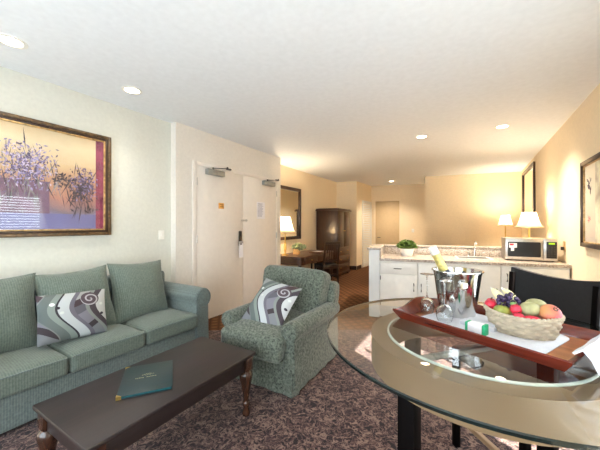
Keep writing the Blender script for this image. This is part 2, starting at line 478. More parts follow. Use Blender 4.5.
def dup(root, loc, rz=None, label=None, group=None):
    r = root.copy(); COL.objects.link(r); r.location = loc
    if rz is not None: r.rotation_euler = (0, 0, rz)
    if label: r['label'] = label
    if group: r['group'] = group
    for ch in list(root.children):
        c = ch.copy(); COL.objects.link(c); c.parent = r
        for g in list(ch.children):
            d = g.copy(); COL.objects.link(d); d.parent = c
    return r

# ------------------------------------------------------------------ room shell
CE = 2.79
KA = D(11.2)                          # the kitchenette end of the suite stands at a slight angle
LX, EX, MX, RX = -3.525, -3.42, -3.80, 1.05
RY = -1.7
def slab(name, p, q, th, m, z0=0.0, z1=CE, label=None):
    """wall whose room-side face runs p -> q; the thickness lies to the right of that direction"""
    p = Vector((*p, 0)); q = Vector((*q, 0)); d = (q - p).normalized(); n = Vector((d.y, -d.x, 0)) * th
    return struct(G().prism([p.xy, q.xy, (q + n).xy, (p + n).xy], z0, z1).done(name, m, smooth=False), label, 'wall')

FL = [(-4.1, RY - 0.2), (1.4, RY - 0.2), (1.4, 11.2), (-4.1, 11.2)]
struct(G().prism([FL[0], FL[1], (1.4, 5.45), (-4.1, 2.05)], -0.12, 0.0).done('floor', 'carpet', smooth=False), 'leaf-patterned purple brown carpet of the sitting area', 'floor')
struct(G().prism([(-4.1, 2.05), (1.4, 5.45), FL[2], FL[3]], -0.12, 0.0).done('floor', 'hall_carpet', smooth=False), 'orange brown diamond carpet of the entry and hall', 'floor')
struct(G().prism(FL, CE, CE + 0.12).done('ceiling', 'ceiling_paint', smooth=False), 'smooth white ceiling with recessed downlights', 'ceiling')
slab('wall_left', (LX, 2.48), (LX, RY), 0.5, 'sitting_paint', label='pale cream wall behind the sofa')
struct(G().prism([(EX, 2.47), (EX, 4.92), (EX - 0.58, 4.92), (EX - 0.58, 2.47)], 0, CE).done('wall_entry', 'entry_paint', smooth=False), 'cream wall holding the double doors', 'wall')
slab('wall_desk', (MX, 8.63), (MX, 4.92), 0.2, 'wall_paint', label='warm beige wall behind the desk and the armoire')
slab('wall_alcove', (-3.82, 8.62), (-3.17, 8.75), -0.2, 'wall_paint', label='narrow beige wall beyond the armoire')
slab('wall_closet', (-3.17, 8.75), (-3.12, 10.12), -0.15, 'wall_paint', label='beige wall with the louvered closet door')
slab('wall_hall', (-3.14, 10.1), (-0.9, 10.54), -0.2, 'wall_paint', label='beige end wall of the hall with a flush door')
struct(G().prism([(-1.20, 8.92), (1.12, 9.38), (1.12, 10.9), (-1.20, 10.9)], 0, CE).done('wall_kitchen', 'wall_paint', smooth=False), 'warm lit beige wall beyond the kitchenette', 'wall')

# right wall with its window opening, rear wall with an unseen window added for fill light (both behind or beside the camera)
WY0, WY1, WZ0, WZ1 = -0.5, 2.57, 0.30, 2.08
g = G()
g.box(RX, RY, 0, RX + 0.16, WY0, CE).box(RX, WY1, 0, RX + 0.16, 9.5, CE)
g.box(RX, WY0, 0, RX + 0.16, WY1, WZ0).box(RX, WY0, WZ1, RX + 0.16, WY1, CE)
struct(g.done('wall_right', 'wall_paint', smooth=False), 'long warm beige wall on the right', 'wall')
VX0, VX1, VZ0, VZ1 = -2.9, 0.5, 0.25, 2.2
g = G()
g.box(LX, RY - 0.16, 0, VX0, RY, CE).box(VX1, RY - 0.16, 0, RX + 0.16, RY, CE)
g.box(VX0, RY - 0.16, 0, VX1, RY, VZ0).box(VX0, RY - 0.16, VZ1, VX1, RY, CE)
struct(g.done('wall_rear', 'sitting_paint', smooth=False), 'wall behind the camera with an opening for the added fill window', 'wall')

def window_unit(name, label, along, a0, a1, z0, z1, at, muls):
    o = thing(name, label, 'window'); struct(o)
    def bx(gg, s0, t0, s1, t1, d0, d1):
        if along == 'Y': gg.box(at + d0, s0, t0, at + d1, s1, t1, 0.003)
        else: gg.box(s0, at - d1, t0, s1, at - d0, t1, 0.003)
        return gg
    f = G(); w = 0.05
    bx(f, a0, z0, a1, z0 + w, 0.03, 0.13); bx(f, a0, z1 - w, a1, z1, 0.03, 0.13)
    bx(f, a0, z0, a0 + w, z1, 0.03, 0.13); bx(f, a1 - w, z0, a1, z1, 0.03, 0.13)
    for m_ in muls: bx(f, m_ - 0.035, z0, m_ + 0.035, z1, 0.05, 0.11)
    f.done('window_frame', 'white_paint', o)
    e = [a0 + w] + [x for m_ in muls for x in (m_ - 0.035, m_ + 0.035)] + [a1 - w]
    for i in range(0, len(e), 2):
        bx(G(), e[i], z0 + w, e[i + 1], z1 - w, 0.075, 0.081).done('window_pane', 'clear', o)
    return o
window_unit('window_1', 'wide white framed window in the right wall beside the camera', 'Y', WY0, WY1, WZ0, WZ1, RX, [0.55, 1.62])
window_unit('fill_window', 'unseen wide window added behind the camera for fill light', 'X', VX0, VX1, VZ0, VZ1, RY, [-1.75, -0.6])

# open venetian blind in the side window (seen mirrored in the iris picture); unseen shut ones added against the sun
hh = WZ1 - WZ0
def blind(label, y0, y1, tilt):
    o = thing('venetian_blind', label, 'blind', (RX - 0.03, (y0 + y1) / 2, WZ0), group='venetian blinds of the side window')
    hw = (y1 - y0) / 2 - 0.001
    G().box(-0.03, -hw, hh - 0.05, 0.03, hw, hh, 0.004).done('head_rail', 'white_paint', o)
    g = G(); k = 0.0
    while k < hh - 0.06:
        g.obox((0, 0, k), (0.048, 2 * hw, 0.003), rot=Matrix.Rotation(D(tilt), 4, 'Y')); k += 0.055
    g.done('slats', 'white_paint', o)
blind('open white slat blind of the far window panel, mirrored in the iris picture', 1.665, WY1 + 0.05, -41)
blind('unseen white slat blind added shut to block sun at the middle window panel', 0.56, 1.665, 62)
blind('unseen white slat blind added shut to block sun at the panel nearest the rear wall', WY0 - 0.05, 0.56, 62)

# baseboards (dark wood, alcove and hall)
def board(name, p, q, m='base_wood'):
    p = Vector((*p, 0)); q = Vector((*q, 0)); d = (q - p).normalized(); n = Vector((-d.y, d.x, 0)) * -0.014
    return struct(G().prism([p.xy, q.xy, (q + n).xy, (p + n).xy], 0.0, 0.12, 0.003).done(name, m), 'dark wood baseboard', 'baseboard')
board('baseboard_desk', (MX + 0.001, 4.94), (MX + 0.001, 8.6))
board('baseboard_alcove', (-3.80, 8.618), (-3.172, 8.745))
board('baseboard_closet', (-3.166, 8.76), (-3.155, 9.12))
board('baseboard_kitchen', (-1.19, 8.918), (1.04, 9.36))

# ------------------------------------------------------------------ entry double doors
DT = 2.27
g = G()
g.box(EX, 2.735, 0, EX + 0.02, 2.80, DT + 0.055, 0.003).box(EX, 4.75, 0, EX + 0.02, 4.81, DT + 0.055, 0.003).box(EX, 2.80, DT, EX + 0.02, 4.75, DT + 0.055, 0.003)
struct(g.done('trim_1', 'door_paint'), 'cream frame around the double doors', 'door frame')

def closer(parent, y, arm_dir=1):
    c = G().box(EX + 0.012, y - 0.16, 2.16, EX + 0.085, y + 0.18, 2.245, 0.012).done('door_closer', 'nickel', parent)
    a = G()
    a.beam((EX + 0.055, y - 0.04, 2.262), (EX + 0.19, y + 0.12, 2.272), 0.022, 0.010, 0.002)
    a.beam((EX + 0.19, y + 0.12, 2.284), (EX + 0.035, y + 0.30, 2.306), 0.022, 0.010, 0.002)
    a.lathe([(0.013, 2.24), (0.013, 2.275)], 12, (EX + 0.055, y - 0.04, 0)).lathe([(0.013, 2.262), (0.013, 2.294)], 12, (EX + 0.19, y + 0.12, 0))
    a.box(EX + 0.021, y + 0.25, 2.293, EX + 0.05, y + 0.35, 2.318, 0.003)
    a.done('closer_arm', 'dark_metal', c)

d1 = struct(thing('door_1', 'left leaf of the cream double doors with lever lock', 'door'))
G().box(EX + 0.001, 2.803, 0.012, EX + 0.012, 3.773, DT - 0.004, 0.002).done('door_leaf', 'door_paint', d1)
closer(d1, 3.11)
for z in (0.3, 1.15, 1.98): G().lathe([(0.009, z), (0.009, z + 0.11)], 10, (EX + 0.022, 2.802, 0)).done('hinge', 'brushed', d1)
lk = G().box(EX + 0.012, 3.66, 1.06, EX + 0.034, 3.725, 1.31, 0.008).done('lock_plate', 'dark_metal', d1)
G().box(EX + 0.034, 3.672, 1.20, EX + 0.046, 3.713, 1.30, 0.006).done('card_reader', 'black_plastic', lk)
G().tube([(EX + 0.03, 3.69, 1.115), (EX + 0.085, 3.69, 1.115), (EX + 0.095, 3.66, 1.115), (EX + 0.095, 3.57, 1.112)], [0.012, 0.011, 0.011, 0.009], 10).done('lever', 'brushed', lk)
d2 = struct(thing('door_2', 'right leaf of the cream double doors under a notice sheet', 'door'))
G().box(EX + 0.001, 3.779, 0.012, EX + 0.012, 4.748, DT - 0.004, 0.002).done('door_leaf', 'door_paint', d2)
closer(d2, 4.45)
for z in (0.3, 1.15, 1.98): G().lathe([(0.009, z), (0.009, z + 0.11)], 10, (EX + 0.022, 4.75, 0)).done('hinge', 'brushed', d2)
g = G().box(EX + 0.012, 3.73, 1.475, EX + 0.022, 3.80, 1.505, 0.003).box(EX + 0.012, 3.83, 1.47, EX + 0.024, 3.87, 1.51, 0.003)
g.tube([(EX + 0.02, 3.85, 1.49), (EX + 0.05, 3.85, 1.49), (EX + 0.05, 3.74, 1.49)], 0.006, 8)
g.done('door_guard', 'brushed', d2)
# plaque, notice and hanger card on the doors
o = thing('door_plaque', 'small orange brass plaque on the left door leaf', 'sign', (EX + 0.012, 3.27, 1.71))
G().box(0, -0.055, -0.045, 0.008, 0.055, 0.045, 0.003).done('plate', 'brass_plaque', o)
g = G()
for z in (-0.018, 0.012): g.box(0.008, -0.035, z, 0.0095, 0.035, z + 0.009)
g.done('engraved_line', 'stem', o)
o = thing('notice_sheet', 'white printed notice sheet fixed to the right door leaf', 'notice', (EX + 0.0125, 4.26, 1.68))
G().box(0, -0.12, -0.155, 0.002, 0.12, 0.155).done('sheet', 'paper', o)
g = G()
for i in range(12): g.box(0.002, -0.095, 0.12 - i * 0.021, 0.0028, random.uniform(0.03, 0.095), 0.128 - i * 0.021)
g.done('printed_line', 'ink', o)
o = thing('door_hanger', 'white hanger card on the lever of the left door', 'card', (EX + 0.095, 3.63, 1.11))
g = G(); g.box(-0.002, -0.045, -0.24, 0.002, 0.055, -0.03).box(-0.002, -0.045, -0.03, 0.002, -0.015, 0.03).box(-0.002, 0.022, -0.03, 0.002, 0.055, 0.03).box(-0.002, -0.045, 0.016, 0.002, 0.055, 0.03)
g.done('card', 'paper', o)
# switch plates
def plate(name, label, cat, loc, rz, tog=True):
    o = thing(name, label, cat, loc, rz)
    G().box(-0.04, 0, -0.06, 0.04, 0.008, 0.06, 0.003).done('cover_plate', 'white_plastic', o)
    if tog: G().box(-0.008, 0.008, -0.014, 0.008, 0.018, 0.014, 0.002).done('toggle', 'white_plastic', o)
    return o
plate('light_switch', 'white light switch low on the sofa wall beside the entry corner', 'light switch', (LX, 2.33, 1.28), -PI / 2)
plate('light_switch', 'white double light switch on the hall end wall', 'light switch', (-1.77, 10.369, 1.22), PI + D(11.1))

# ------------------------------------------------------------------ hall door, louvered closet door
HA = math.atan2(0.44, 2.24)
dH = struct(thing('door_3', 'flush beige door at the end of the hall', 'door', (-2.98, 10.131, 0), HA))
G().box(0.004, -0.02, 0.01, 0.796, -0.002, 2.235, 0.002).done('door_leaf', 'hall_door_paint', dH)
G().tube([(0.075, -0.02, 0.98), (0.075, -0.07, 0.98), (0.18, -0.07, 0.98)], 0.011, 8).done('door_handle', 'dark_metal', dH)
g = G().box(-0.06, -0.035, 0, 0, -0.001, 2.30, 0.002).box(0.80, -0.035, 0, 0.86, -0.001, 2.30, 0.002).box(0, -0.035, 2.245, 0.80, -0.001, 2.30, 0.002)
struct(g.done('trim_2', 'wall_paint', None, (-2.98, 10.131, 0), HA), 'beige frame around the hall door', 'door frame')
CA = math.atan2(1.37, 0.05)
dL = struct(thing('door_4', 'white louvered closet door in the hall', 'door', (-3.151, 9.20, 0), CA))
g = G().box(0, -0.03, 0.02, 0.06, -0.002, 2.22, 0.003).box(0.80, -0.03, 0.02, 0.86, -0.002, 2.22, 0.003).box(0.06, -0.03, 0.02, 0.80, -0.002, 0.14, 0.003).box(0.06, -0.03, 2.13, 0.80, -0.002, 2.22, 0.003)
g.done('door_leaf', 'white_paint', dL)
g = G(); z = 0.17
while z < 2.12:
    g.obox((0.43, -0.016, z), (0.74, 0.008, 0.05), rot=Matrix.Rotation(D(-40), 4, 'X')); z += 0.06
g.done('louvers', 'white_paint', dL)

# ------------------------------------------------------------------ downlights
def downlight(x, y, label, w=30, col=(1.0, 0.88, 0.72)):
    o = thing('recessed_downlight', label, 'ceiling light', (x, y, CE), group='recessed downlights')
    G().lathe([(0.095, 0.0), (0.095, -0.006), (0.07, -0.008), (0.066, -0.004), (0.066, 0.0)], 28, cap=False).done('trim_ring', 'white_plastic', o)
    G().lathe([(0.0, -0.003), (0.067, -0.003)], 28, cap=False).done('lens', 'lens', o)
    l = bpy.data.lights.new('downlight_lamp', 'SPOT'); l.energy = w; l.color = col
    l.spot_size = D(125); l.spot_blend = 0.9; l.shadow_soft_size = 0.06
    lo = bpy.data.objects.new('downlight_lamp', l); COL.objects.link(lo); lo.parent = o; lo.location = (0, 0, -0.03)
downlight(-2.98, 0.75, 'recessed round ceiling light above the iris picture, nearest the camera', 18, (1, 0.93, 0.82))
downlight(-3.0, 1.66, 'recessed round ceiling light over the far end of the sofa', 18, (1, 0.93, 0.82))
downlight(-0.70, 4.86, 'recessed round ceiling light above the left end of the kitchenette counter', 150)
downlight(0.34, 4.94, 'recessed round ceiling light above the sink side of the counter', 150)
downlight(-2.23, 9.30, 'recessed round ceiling light in front of the hall door', 100)

# ------------------------------------------------------------------ sofa
def arm_profile(w, roll, zc):
    """cross section (x outward, z up) of a rolled arm, inner face at x = 0"""
    pts = [(0.0, 0.0), (0.0, zc - 0.05)]
    cx = w * 0.5
    for i in range(0, 19):
        a = D(205 - i * 250 / 18)
        pts.append((cx + roll * math.cos(a), zc + roll * math.sin(a)))
    pts += [(w - 0.01, zc - roll * 0.9), (w, 0.0)]
    return pts
def rolled_arm(parent, m, x_in, side, w, roll, zc, z0, depth, y0=0.0):
    prof = [(x_in + side * x, z) for x, z in arm_profile(w, roll, zc)]
    # prism is built in x/y then stood up: (x, y, z) -> (x, depth, height)
    mx = Matrix(((1, 0, 0, 0), (0, 0, 1, 0), (0, 1, 0, 0), (0, 0, 0, 1)))
    prof = [(x, max(z, z0)) for x, z in prof]
    a = G().prism(prof, y0, y0 + depth, 0.018, mx, 3).done('arm', m, parent, ang=50)
    cx = x_in + side * w * 0.5
    # raised scroll panel and welt on the arm front
    s = G()
    ring = [(cx + roll * 0.86 * math.cos(2 * PI * i / 28), y0 - 0.003, zc + roll * 0.86 * math.sin(2 * PI * i / 28)) for i in range(29)]
    s.tube(ring, 0.006, 6, caps=False)
    s.ball((cx, y0 + 0.004, zc), (roll * 0.8, 0.014, roll * 0.8), 16)
    s.done('scroll_front', m, a)
    return a

sofa = thing('sofa', 'grey green three seat sofa with rolled arms under the iris picture', 'sofa', (-2.66, 0, 0), PI / 2)
# local x = along the wall, local y = towards the wall
G().rbox((1.29, 0.40, 0.145), (0.90, 0.385, 0.125), 0.025, 12).done('base', 'sofa', sofa)
for x in (0.27, 2.30):
    for y in (0.08, 0.72): G().lathe([(0.022, 0.0), (0.03, 0.05)], 12, (x, y, 0)).done('foot', 'espresso_turned', sofa)
G().rbox((1.29, 0.70, 0.50), (0.92, 0.12, 0.36), 0.05, 10).done('back_frame', 'sofa', sofa)
for i, x in enumerate((0.69, 1.29, 1.89)):
    def sag(p, i=i):
        if p.z < 0: return p
        return p
    c_ = G().rbox((x, 0.31, 0.345), (0.298, 0.345, 0.075), 0.035, 14, crown=0.035, wob=0.006, seed=i * 3.1).done('seat_cushion', 'sofa_cush', sofa)
    w_ = [(x - 0.285, -0.033, 0.405), (x - 0.1, -0.036, 0.412), (x + 0.1, -0.036, 0.412), (x + 0.285, -0.033, 0.405)]
    G().tube(w_, 0.005, 6).done('piping', 'sofa', c_)
for i, (x, dz, rzz) in enumerate(((0.665, -0.01, 1), (1.24, -0.02, -2), (1.815, -0.01, 2))):
    mx = Matrix.Translation((x, 0.475, 0.715 + dz)) @ Matrix.Rotation(D(rzz), 4, 'Y') @ Matrix.Rotation(D(-17), 4, 'X')
    G().pillow(0.298, 0.315, 0.135, 20, 0.085, 0.009, i * 5.3, mx, 2.4).done('back_cushion', 'sofa_cush', sofa)
rolled_arm(sofa, 'sofa', 2.19, 1, 0.18, 0.115, 0.575, 0.03, 0.80)
rolled_arm(sofa, 'sofa', 0.39, -1, 0.18, 0.115, 0.575, 0.03, 0.80)

# printed throw pillow on the sofa
o = thing('throw_pillow', 'grey, white and mauve swirl print pillow leaning on the sofa back', 'pillow', (-2.915, 1.125, 0.645), rot=(D(-18), D(3), PI / 2 - D(4)))
c_ = G().pillow(0.245, 0.195, 0.075, 20, 0.03, 0.006, 2.0).done('cover', 'swirl', o)
edge = [(-0.25, 0, -0.2), (0.25, 0, -0.2), (0.25, 0, 0.2), (-0.25, 0, 0.2), (-0.25, 0, -0.2)]

# ------------------------------------------------------------------ armchair
ac = thing('armchair', 'mottled green rolled arm armchair with skirt beside the coffee table', 'armchair', (-1.655, 1.95, 0), D(0.5))
def flare(p):
    if p.z < 0.0:
        k = -p.z / 0.135
        p = Vector((p.x * (1 + 0.03 * k), p.y + (-0.02 * k if p.y < 0 else 0.02 * k), p.z))
        a = math.atan2(p.y, p.x)
        p += Vector((math.cos(a), math.sin(a), 0)) * 0.008 * k * math.sin(9 * (p.x - p.y) / 0.3)
    return p
G().rbox((0, 0.50, 0.145), (0.385, 0.46, 0.140), 0.02, 22, fn=flare).done('skirt', 'chair', ac)
# welt round the top of the skirt
G().tube([(-0.40, 0.045, 0.235), (0.40, 0.045, 0.235), (0.408, 0.06, 0.235), (0.408, 0.95, 0.235)], 0.007, 6).done('piping', 'chair', ac)
# corner kick pleat
for sx in (-1, 1):
    G().prism([(sx * 0.30, 0.028), (sx * 0.395, 0.015), (sx * 0.415, 0.10), (sx * 0.39, 0.16), (sx * 0.33, 0.07)], 0.008, 0.20, 0.008).done('pleat', 'chair', ac)
def tcush(p):
    # front of the seat cushion bulges forward and sags
    if p.y < -0.15:
        k = (-p.y - 0.15) / 0.3
        p = Vector((p.x * (1 + 0.13 * k), p.y - 0.02 * k * (1 - (p.x / 0.4) ** 2), p.z - 0.03 * k))
    return p
sc_ = G().rbox((0, 0.36, 0.405), (0.30, 0.43, 0.105), 0.055, 18, crown=0.045, wob=0.012, fn=tcush, seed=1.7).done('seat_cushion', 'chair', ac)
G().tube([(-0.33, -0.072, 0.32), (-0.12, -0.092, 0.318), (0.12, -0.092, 0.318), (0.33, -0.072, 0.32)], 0.006, 6).done('piping', 'chair', sc_)
G().rbox((0, 0.88, 0.46), (0.405, 0.10, 0.345), 0.06, 12, wob=0.006, mx=Matrix.Rotation(D(-9), 4, 'X')).done('backrest', 'chair', ac)
mx = Matrix.Translation((-0.035, 0.74, 0.675)) @ Matrix.Rotation(D(-17), 4, 'X')
G().rbox((0, 0, 0), (0.375, 0.125, 0.275), 0.07, 16, wob=0.012, seed=4.0, mx=None, fn=lambda p: mx @ Vector((p.x * (1 + 0.06 * p.z / 0.27), p.y, p.z - 0.015 * (p.x / 0.36) ** 2))).done('back_cushion', 'chair', ac)
rolled_arm(ac, 'chair', 0.295, 1, 0.125, 0.080, 0.525, 0.05, 0.90, 0.03)
rolled_arm(ac, 'chair', -0.262, -1, 0.12, 0.078, 0.525, 0.05, 0.90, 0.03)
o = thing('throw_pillow', 'swirl print pillow tilted against the back of the armchair', 'pillow', (-1.655, 2.235, 0.662), rot=(D(-43), D(7), D(-2)))
G().pillow(0.225, 0.235, 0.075, 20, 0.05, 0.006, 7.0).done('cover', 'swirl_b', o)

# ------------------------------------------------------------------ coffee table and folder
ct = thing('coffee_table', 'dark espresso coffee table with turned legs in front of the sofa', 'coffee table', (-1.70, 1.14, 0))
hx, hy = 0.298, 0.556
G().box(-hx, -hy, 0.436, hx, hy, 0.46, 0.006).done('tabletop', 'espresso', ct)
g = G()
for s in (-1, 1):
    g.box(s * (hx - 0.045) - 0.011, -hy + 0.09, 0.335, s * (hx - 0.045) + 0.011, hy - 0.09, 0.436, 0.002)
    g.box(-hx + 0.09, s * (hy - 0.045) - 0.011, 0.335, hx - 0.09, s * (hy - 0.045) + 0.011, 0.436, 0.002)
g.done('apron', 'espresso', ct)
lp = [(0.0, 0.0), (0.026, 0.0), (0.030, 0.015), (0.024, 0.035), (0.020, 0.06), (0.026, 0.075), (0.028, 0.088), (0.026, 0.10), (0.019, 0.108), (0.021, 0.13), (0.027, 0.18), (0.037, 0.23), (0.046, 0.27), (0.050, 0.295), (0.046, 0.318), (0.033, 0.33), (0.030, 0.336), (0.0, 0.336)]
for sx in (-1, 1):
    for sy in (-1, 1):
        G().lathe(lp, 24, (sx * (hx - 0.052), sy * (hy - 0.052), 0)).box(sx * (hx - 0.052) - 0.036, sy * (hy - 0.052) - 0.036, 0.336, sx * (hx - 0.052) + 0.036, sy * (hy - 0.052) + 0.036, 0.436, 0.004).done('leg', 'espresso_turned', ct)

fo = thing('guest_folder', 'teal guest folder with gilt corners lying on the coffee table', 'folder', (-1.725, 1.05, 0.46), D(-35.5) + PI / 2)
# local x runs along the spine side, local y away from the camera
G().box(-0.14, -0.18, 0.0, 0.14, 0.18, 0.004, 0.0015).box(-0.14, -0.18, 0.013, 0.14, 0.18, 0.017, 0.0015).box(-0.14, 0.172, 0, 0.14, 0.18, 0.017, 0.0015).done('cover', 'teal', fo)
G().box(-0.134, -0.174, 0.004, 0.134, 0.172, 0.013).done('pages', 'teal_edge', fo)
for sy in (-1, 1):
    G().prism([(-0.141, sy * 0.181), (-0.141, sy * 0.155), (-0.115, sy * 0.181)][::sy], 0.0, 0.0182).done('corner_protector', 'gold', fo)
# gilt crest and two lines of small gilt lettering on the cover (too small to read)
e = G()
def stroke(x, y, w, h): e.box(x - w / 2, y - h / 2, 0.017, x + w / 2, y + h / 2, 0.0176)
for k in range(7): stroke(-0.030 + k * 0.010, 0.034 + 0.006 * math.cos((k - 3) * 0.9), 0.008, 0.003)
for k in range(3): stroke(-0.012 + k * 0.012, 0.022, 0.007, 0.004)
lx = -0.066
for wd in (5, 6):
    for k in range(wd):
        w_ = random.uniform(0.005, 0.008); stroke(lx + w_ / 2, -0.004 + random.uniform(-0.0015, 0.0015), w_, 0.0045); lx += w_ + 0.003
    lx += 0.012
e.done('gilt_crest', 'gilt_print', fo)

# ------------------------------------------------------------------ iris picture on the sofa wall
pic = thing('framed_picture', 'large framed iris painting in a bronze frame above the sofa', 'picture', (LX, 1.185, 1.845), -PI / 2)
# local x runs along the wall (towards the camera), local -y ... local y points into the room
W, Hh = 0.515, 0.545
def frame_obj(W, Hh, w, d, m, parent, name='frame', off=0.0):
    g = G()
    for sx in (-1, 1): g.box(sx * W, 0.004, -Hh, sx * (W - w), d, Hh, 0.006)
    for sz in (-1, 1): g.box(-W + w, 0.004, sz * Hh, W - w, d, sz * (Hh - w), 0.006)
    return g.done(name, m, parent)
fr = frame_obj(W, Hh, 0.032, 0.045, 'frame_bronze', pic)
frame_obj(W - 0.032, Hh - 0.032, 0.022, 0.034, 'frame_dark', fr, 'inner_molding')
frame_obj(W - 0.054, Hh - 0.054, 0.016, 0.028, 'frame_gilt', fr, 'gilt_fillet')
aw, ah = W - 0.07, Hh - 0.07
def petals(g, mi, n, xr, zr, size, y, stem=False):
    g.mi(mi)
    for i in range(n):
        x = random.gauss((xr[0] + xr[1]) / 2, (xr[1] - xr[0]) / 4); z = random.gauss((zr[0] + zr[1]) / 2, (zr[1] - zr[0]) / 4)
        x = max(xr[0], min(xr[1], x)); z = max(zr[0], min(zr[1], z))
        L = size * random.uniform(0.5, 1.3); w = L * (0.05 if stem else 0.4)
        a = random.gauss(PI / 2, 0.3) if stem else random.uniform(0, 2 * PI)
        u = Vector((math.cos(a), math.sin(a))) * L; v = Vector((-u.y, u.x)).normalized() * w
        pts = [(x - u.x, z - u.y), (x + v.x, z + v.y), (x + u.x, z + u.y), (x - v.x, z - v.y)]
        yy = y + i * 2e-6
        g.faces([(p[0], yy, p[1]) for p in pts], [(0, 1, 2, 3)])
g = G().box(-aw, 0.004, -ah, aw, 0.012, ah)
petals(g, 1, 46, (-0.02, 0.40), (-0.16, 0.36), 0.10, 0.0140, True)
petals(g, 4, 60, (-0.05, 0.40), (-0.30, 0.20), 0.09, 0.0141, True)
petals(g, 1, 60, (-0.36, -0.08), (-0.34, 0.14), 0.09, 0.0142, True)
petals(g, 2, 260, (-0.02, 0.42), (-0.10, 0.32), 0.017, 0.0145)
petals(g, 3, 170, (-0.04, 0.42), (-0.14, 0.30), 0.016, 0.0151)
petals(g, 5, 90, (-0.02, 0.42), (-0.08, 0.32), 0.014, 0.0156)
petals(g, 3, 150, (-0.38, -0.14), (-0.16, 0.15), 0.018, 0.0160)
petals(g, 2, 60, (-0.38, -0.14), (-0.18, 0.15), 0.015, 0.0164)
petals(g, 1, 60, (-0.16, 0.0), (-0.06, 0.07), 0.018, 0.0167)
petals(g, 1, 70, (-0.38, -0.14), (-0.30, 0.12), 0.020, 0.0170)
art = g.done('canvas', ['art', 'pet_dark', 'pet_lav', 'pet_vio', 'pet_grey', 'pet_pale'], pic, smooth=False)
G().box(-aw, 0.012, -ah, -aw + 0.075, 0.0135, ah).done('crimson_strip', 'mat_crimson', art)
G().box(aw, 0.012, -ah, aw - 0.05, 0.0135, ah).done('plum_strip', 'mat_plum', art)
G().box(-aw + 0.075, 0.012, -ah, aw - 0.05, 0.0130, -ah + 0.15).done('lavender_band', 'art_low', art)
G().box(0.03, 0.012, -ah + 0.15, aw - 0.05, 0.0128, -0.02).done('plum_field', 'art_plum', art)
G().box(-aw, 0.018, -ah, aw, 0.021, ah).done('glazing', 'clear', pic)

# ------------------------------------------------------------------ desk corner
MW = MX
o = thing('wall_mirror', 'dark framed mirror on the wall above the desk', 'mirror', (MW, 5.75, 1.69), -PI / 2)
frame_obj(0.58, 0.63, 0.075, 0.04, 'frame_dark', o)
G().box(-0.51, 0.004, -0.56, 0.51, 0.016, 0.56).done('mirror_glass', 'mirror', o)

dk = thing('writing_desk', 'walnut writing desk with rounded end against the beige wall', 'desk', (MW + 0.02, 5.12, 0))
def rrect(x0, y0, x1, y1, rs, n=8):
    """rounded rectangle; rs = radii for (x1,y0), (x1,y1), (x0,y1), (x0,y0)"""
    out = []
    for (cx, cy, a0, r) in ((x1, y0, -90, rs[0]), (x1, y1, 0, rs[1]), (x0, y1, 90, rs[2]), (x0, y0, 180, rs[3])):
        sx = -1 if cx == x1 else 1; sy = 1 if cy == y0 else -1
        ox, oy = cx + sx * r, cy + sy * r
        if r < 1e-6: out.append((cx, cy)); continue
        for i in range(n + 1):
            a = D(a0 + 90 * i / n); out.append((ox + r * math.cos(a), oy + r * math.sin(a)))
    return out
G().prism(rrect(0, 0, 0.74, 1.75, (0.14, 0.14, 0, 0)), 0.715, 0.745, 0.006).done('desktop', 'walnut_h', dk)
G().prism(rrect(0.03, 0.04, 0.70, 1.71, (0.12, 0.12, 0, 0)), 0.56, 0.715).done('apron', 'walnut_h', dk)
for i, y in enumerate((0.20, 0.83)):
    dr = G().box(0.70, y, 0.585, 0.715, y + 0.58, 0.70, 0.004).done('drawer', 'walnut_h', dk)
    G().lathe([(0.006, 0), (0.012, 0.012), (0.010, 0.02), (0, 0.022)], 12, mx=Matrix.Translation((0.715, y + 0.29, 0.64)) @ Matrix.Rotation(PI / 2, 4, 'Y')).done('knob', 'gold', dr)
for x in (0.07, 0.65):
    for y in (0.09, 1.66):
        G().lathe([(0.018, 0), (0.02, 0.02), (0.018, 0.05), (0.034, 0.50), (0.036, 0.56)], 16, (x, y, 0)).done('leg', 'walnut', dk)

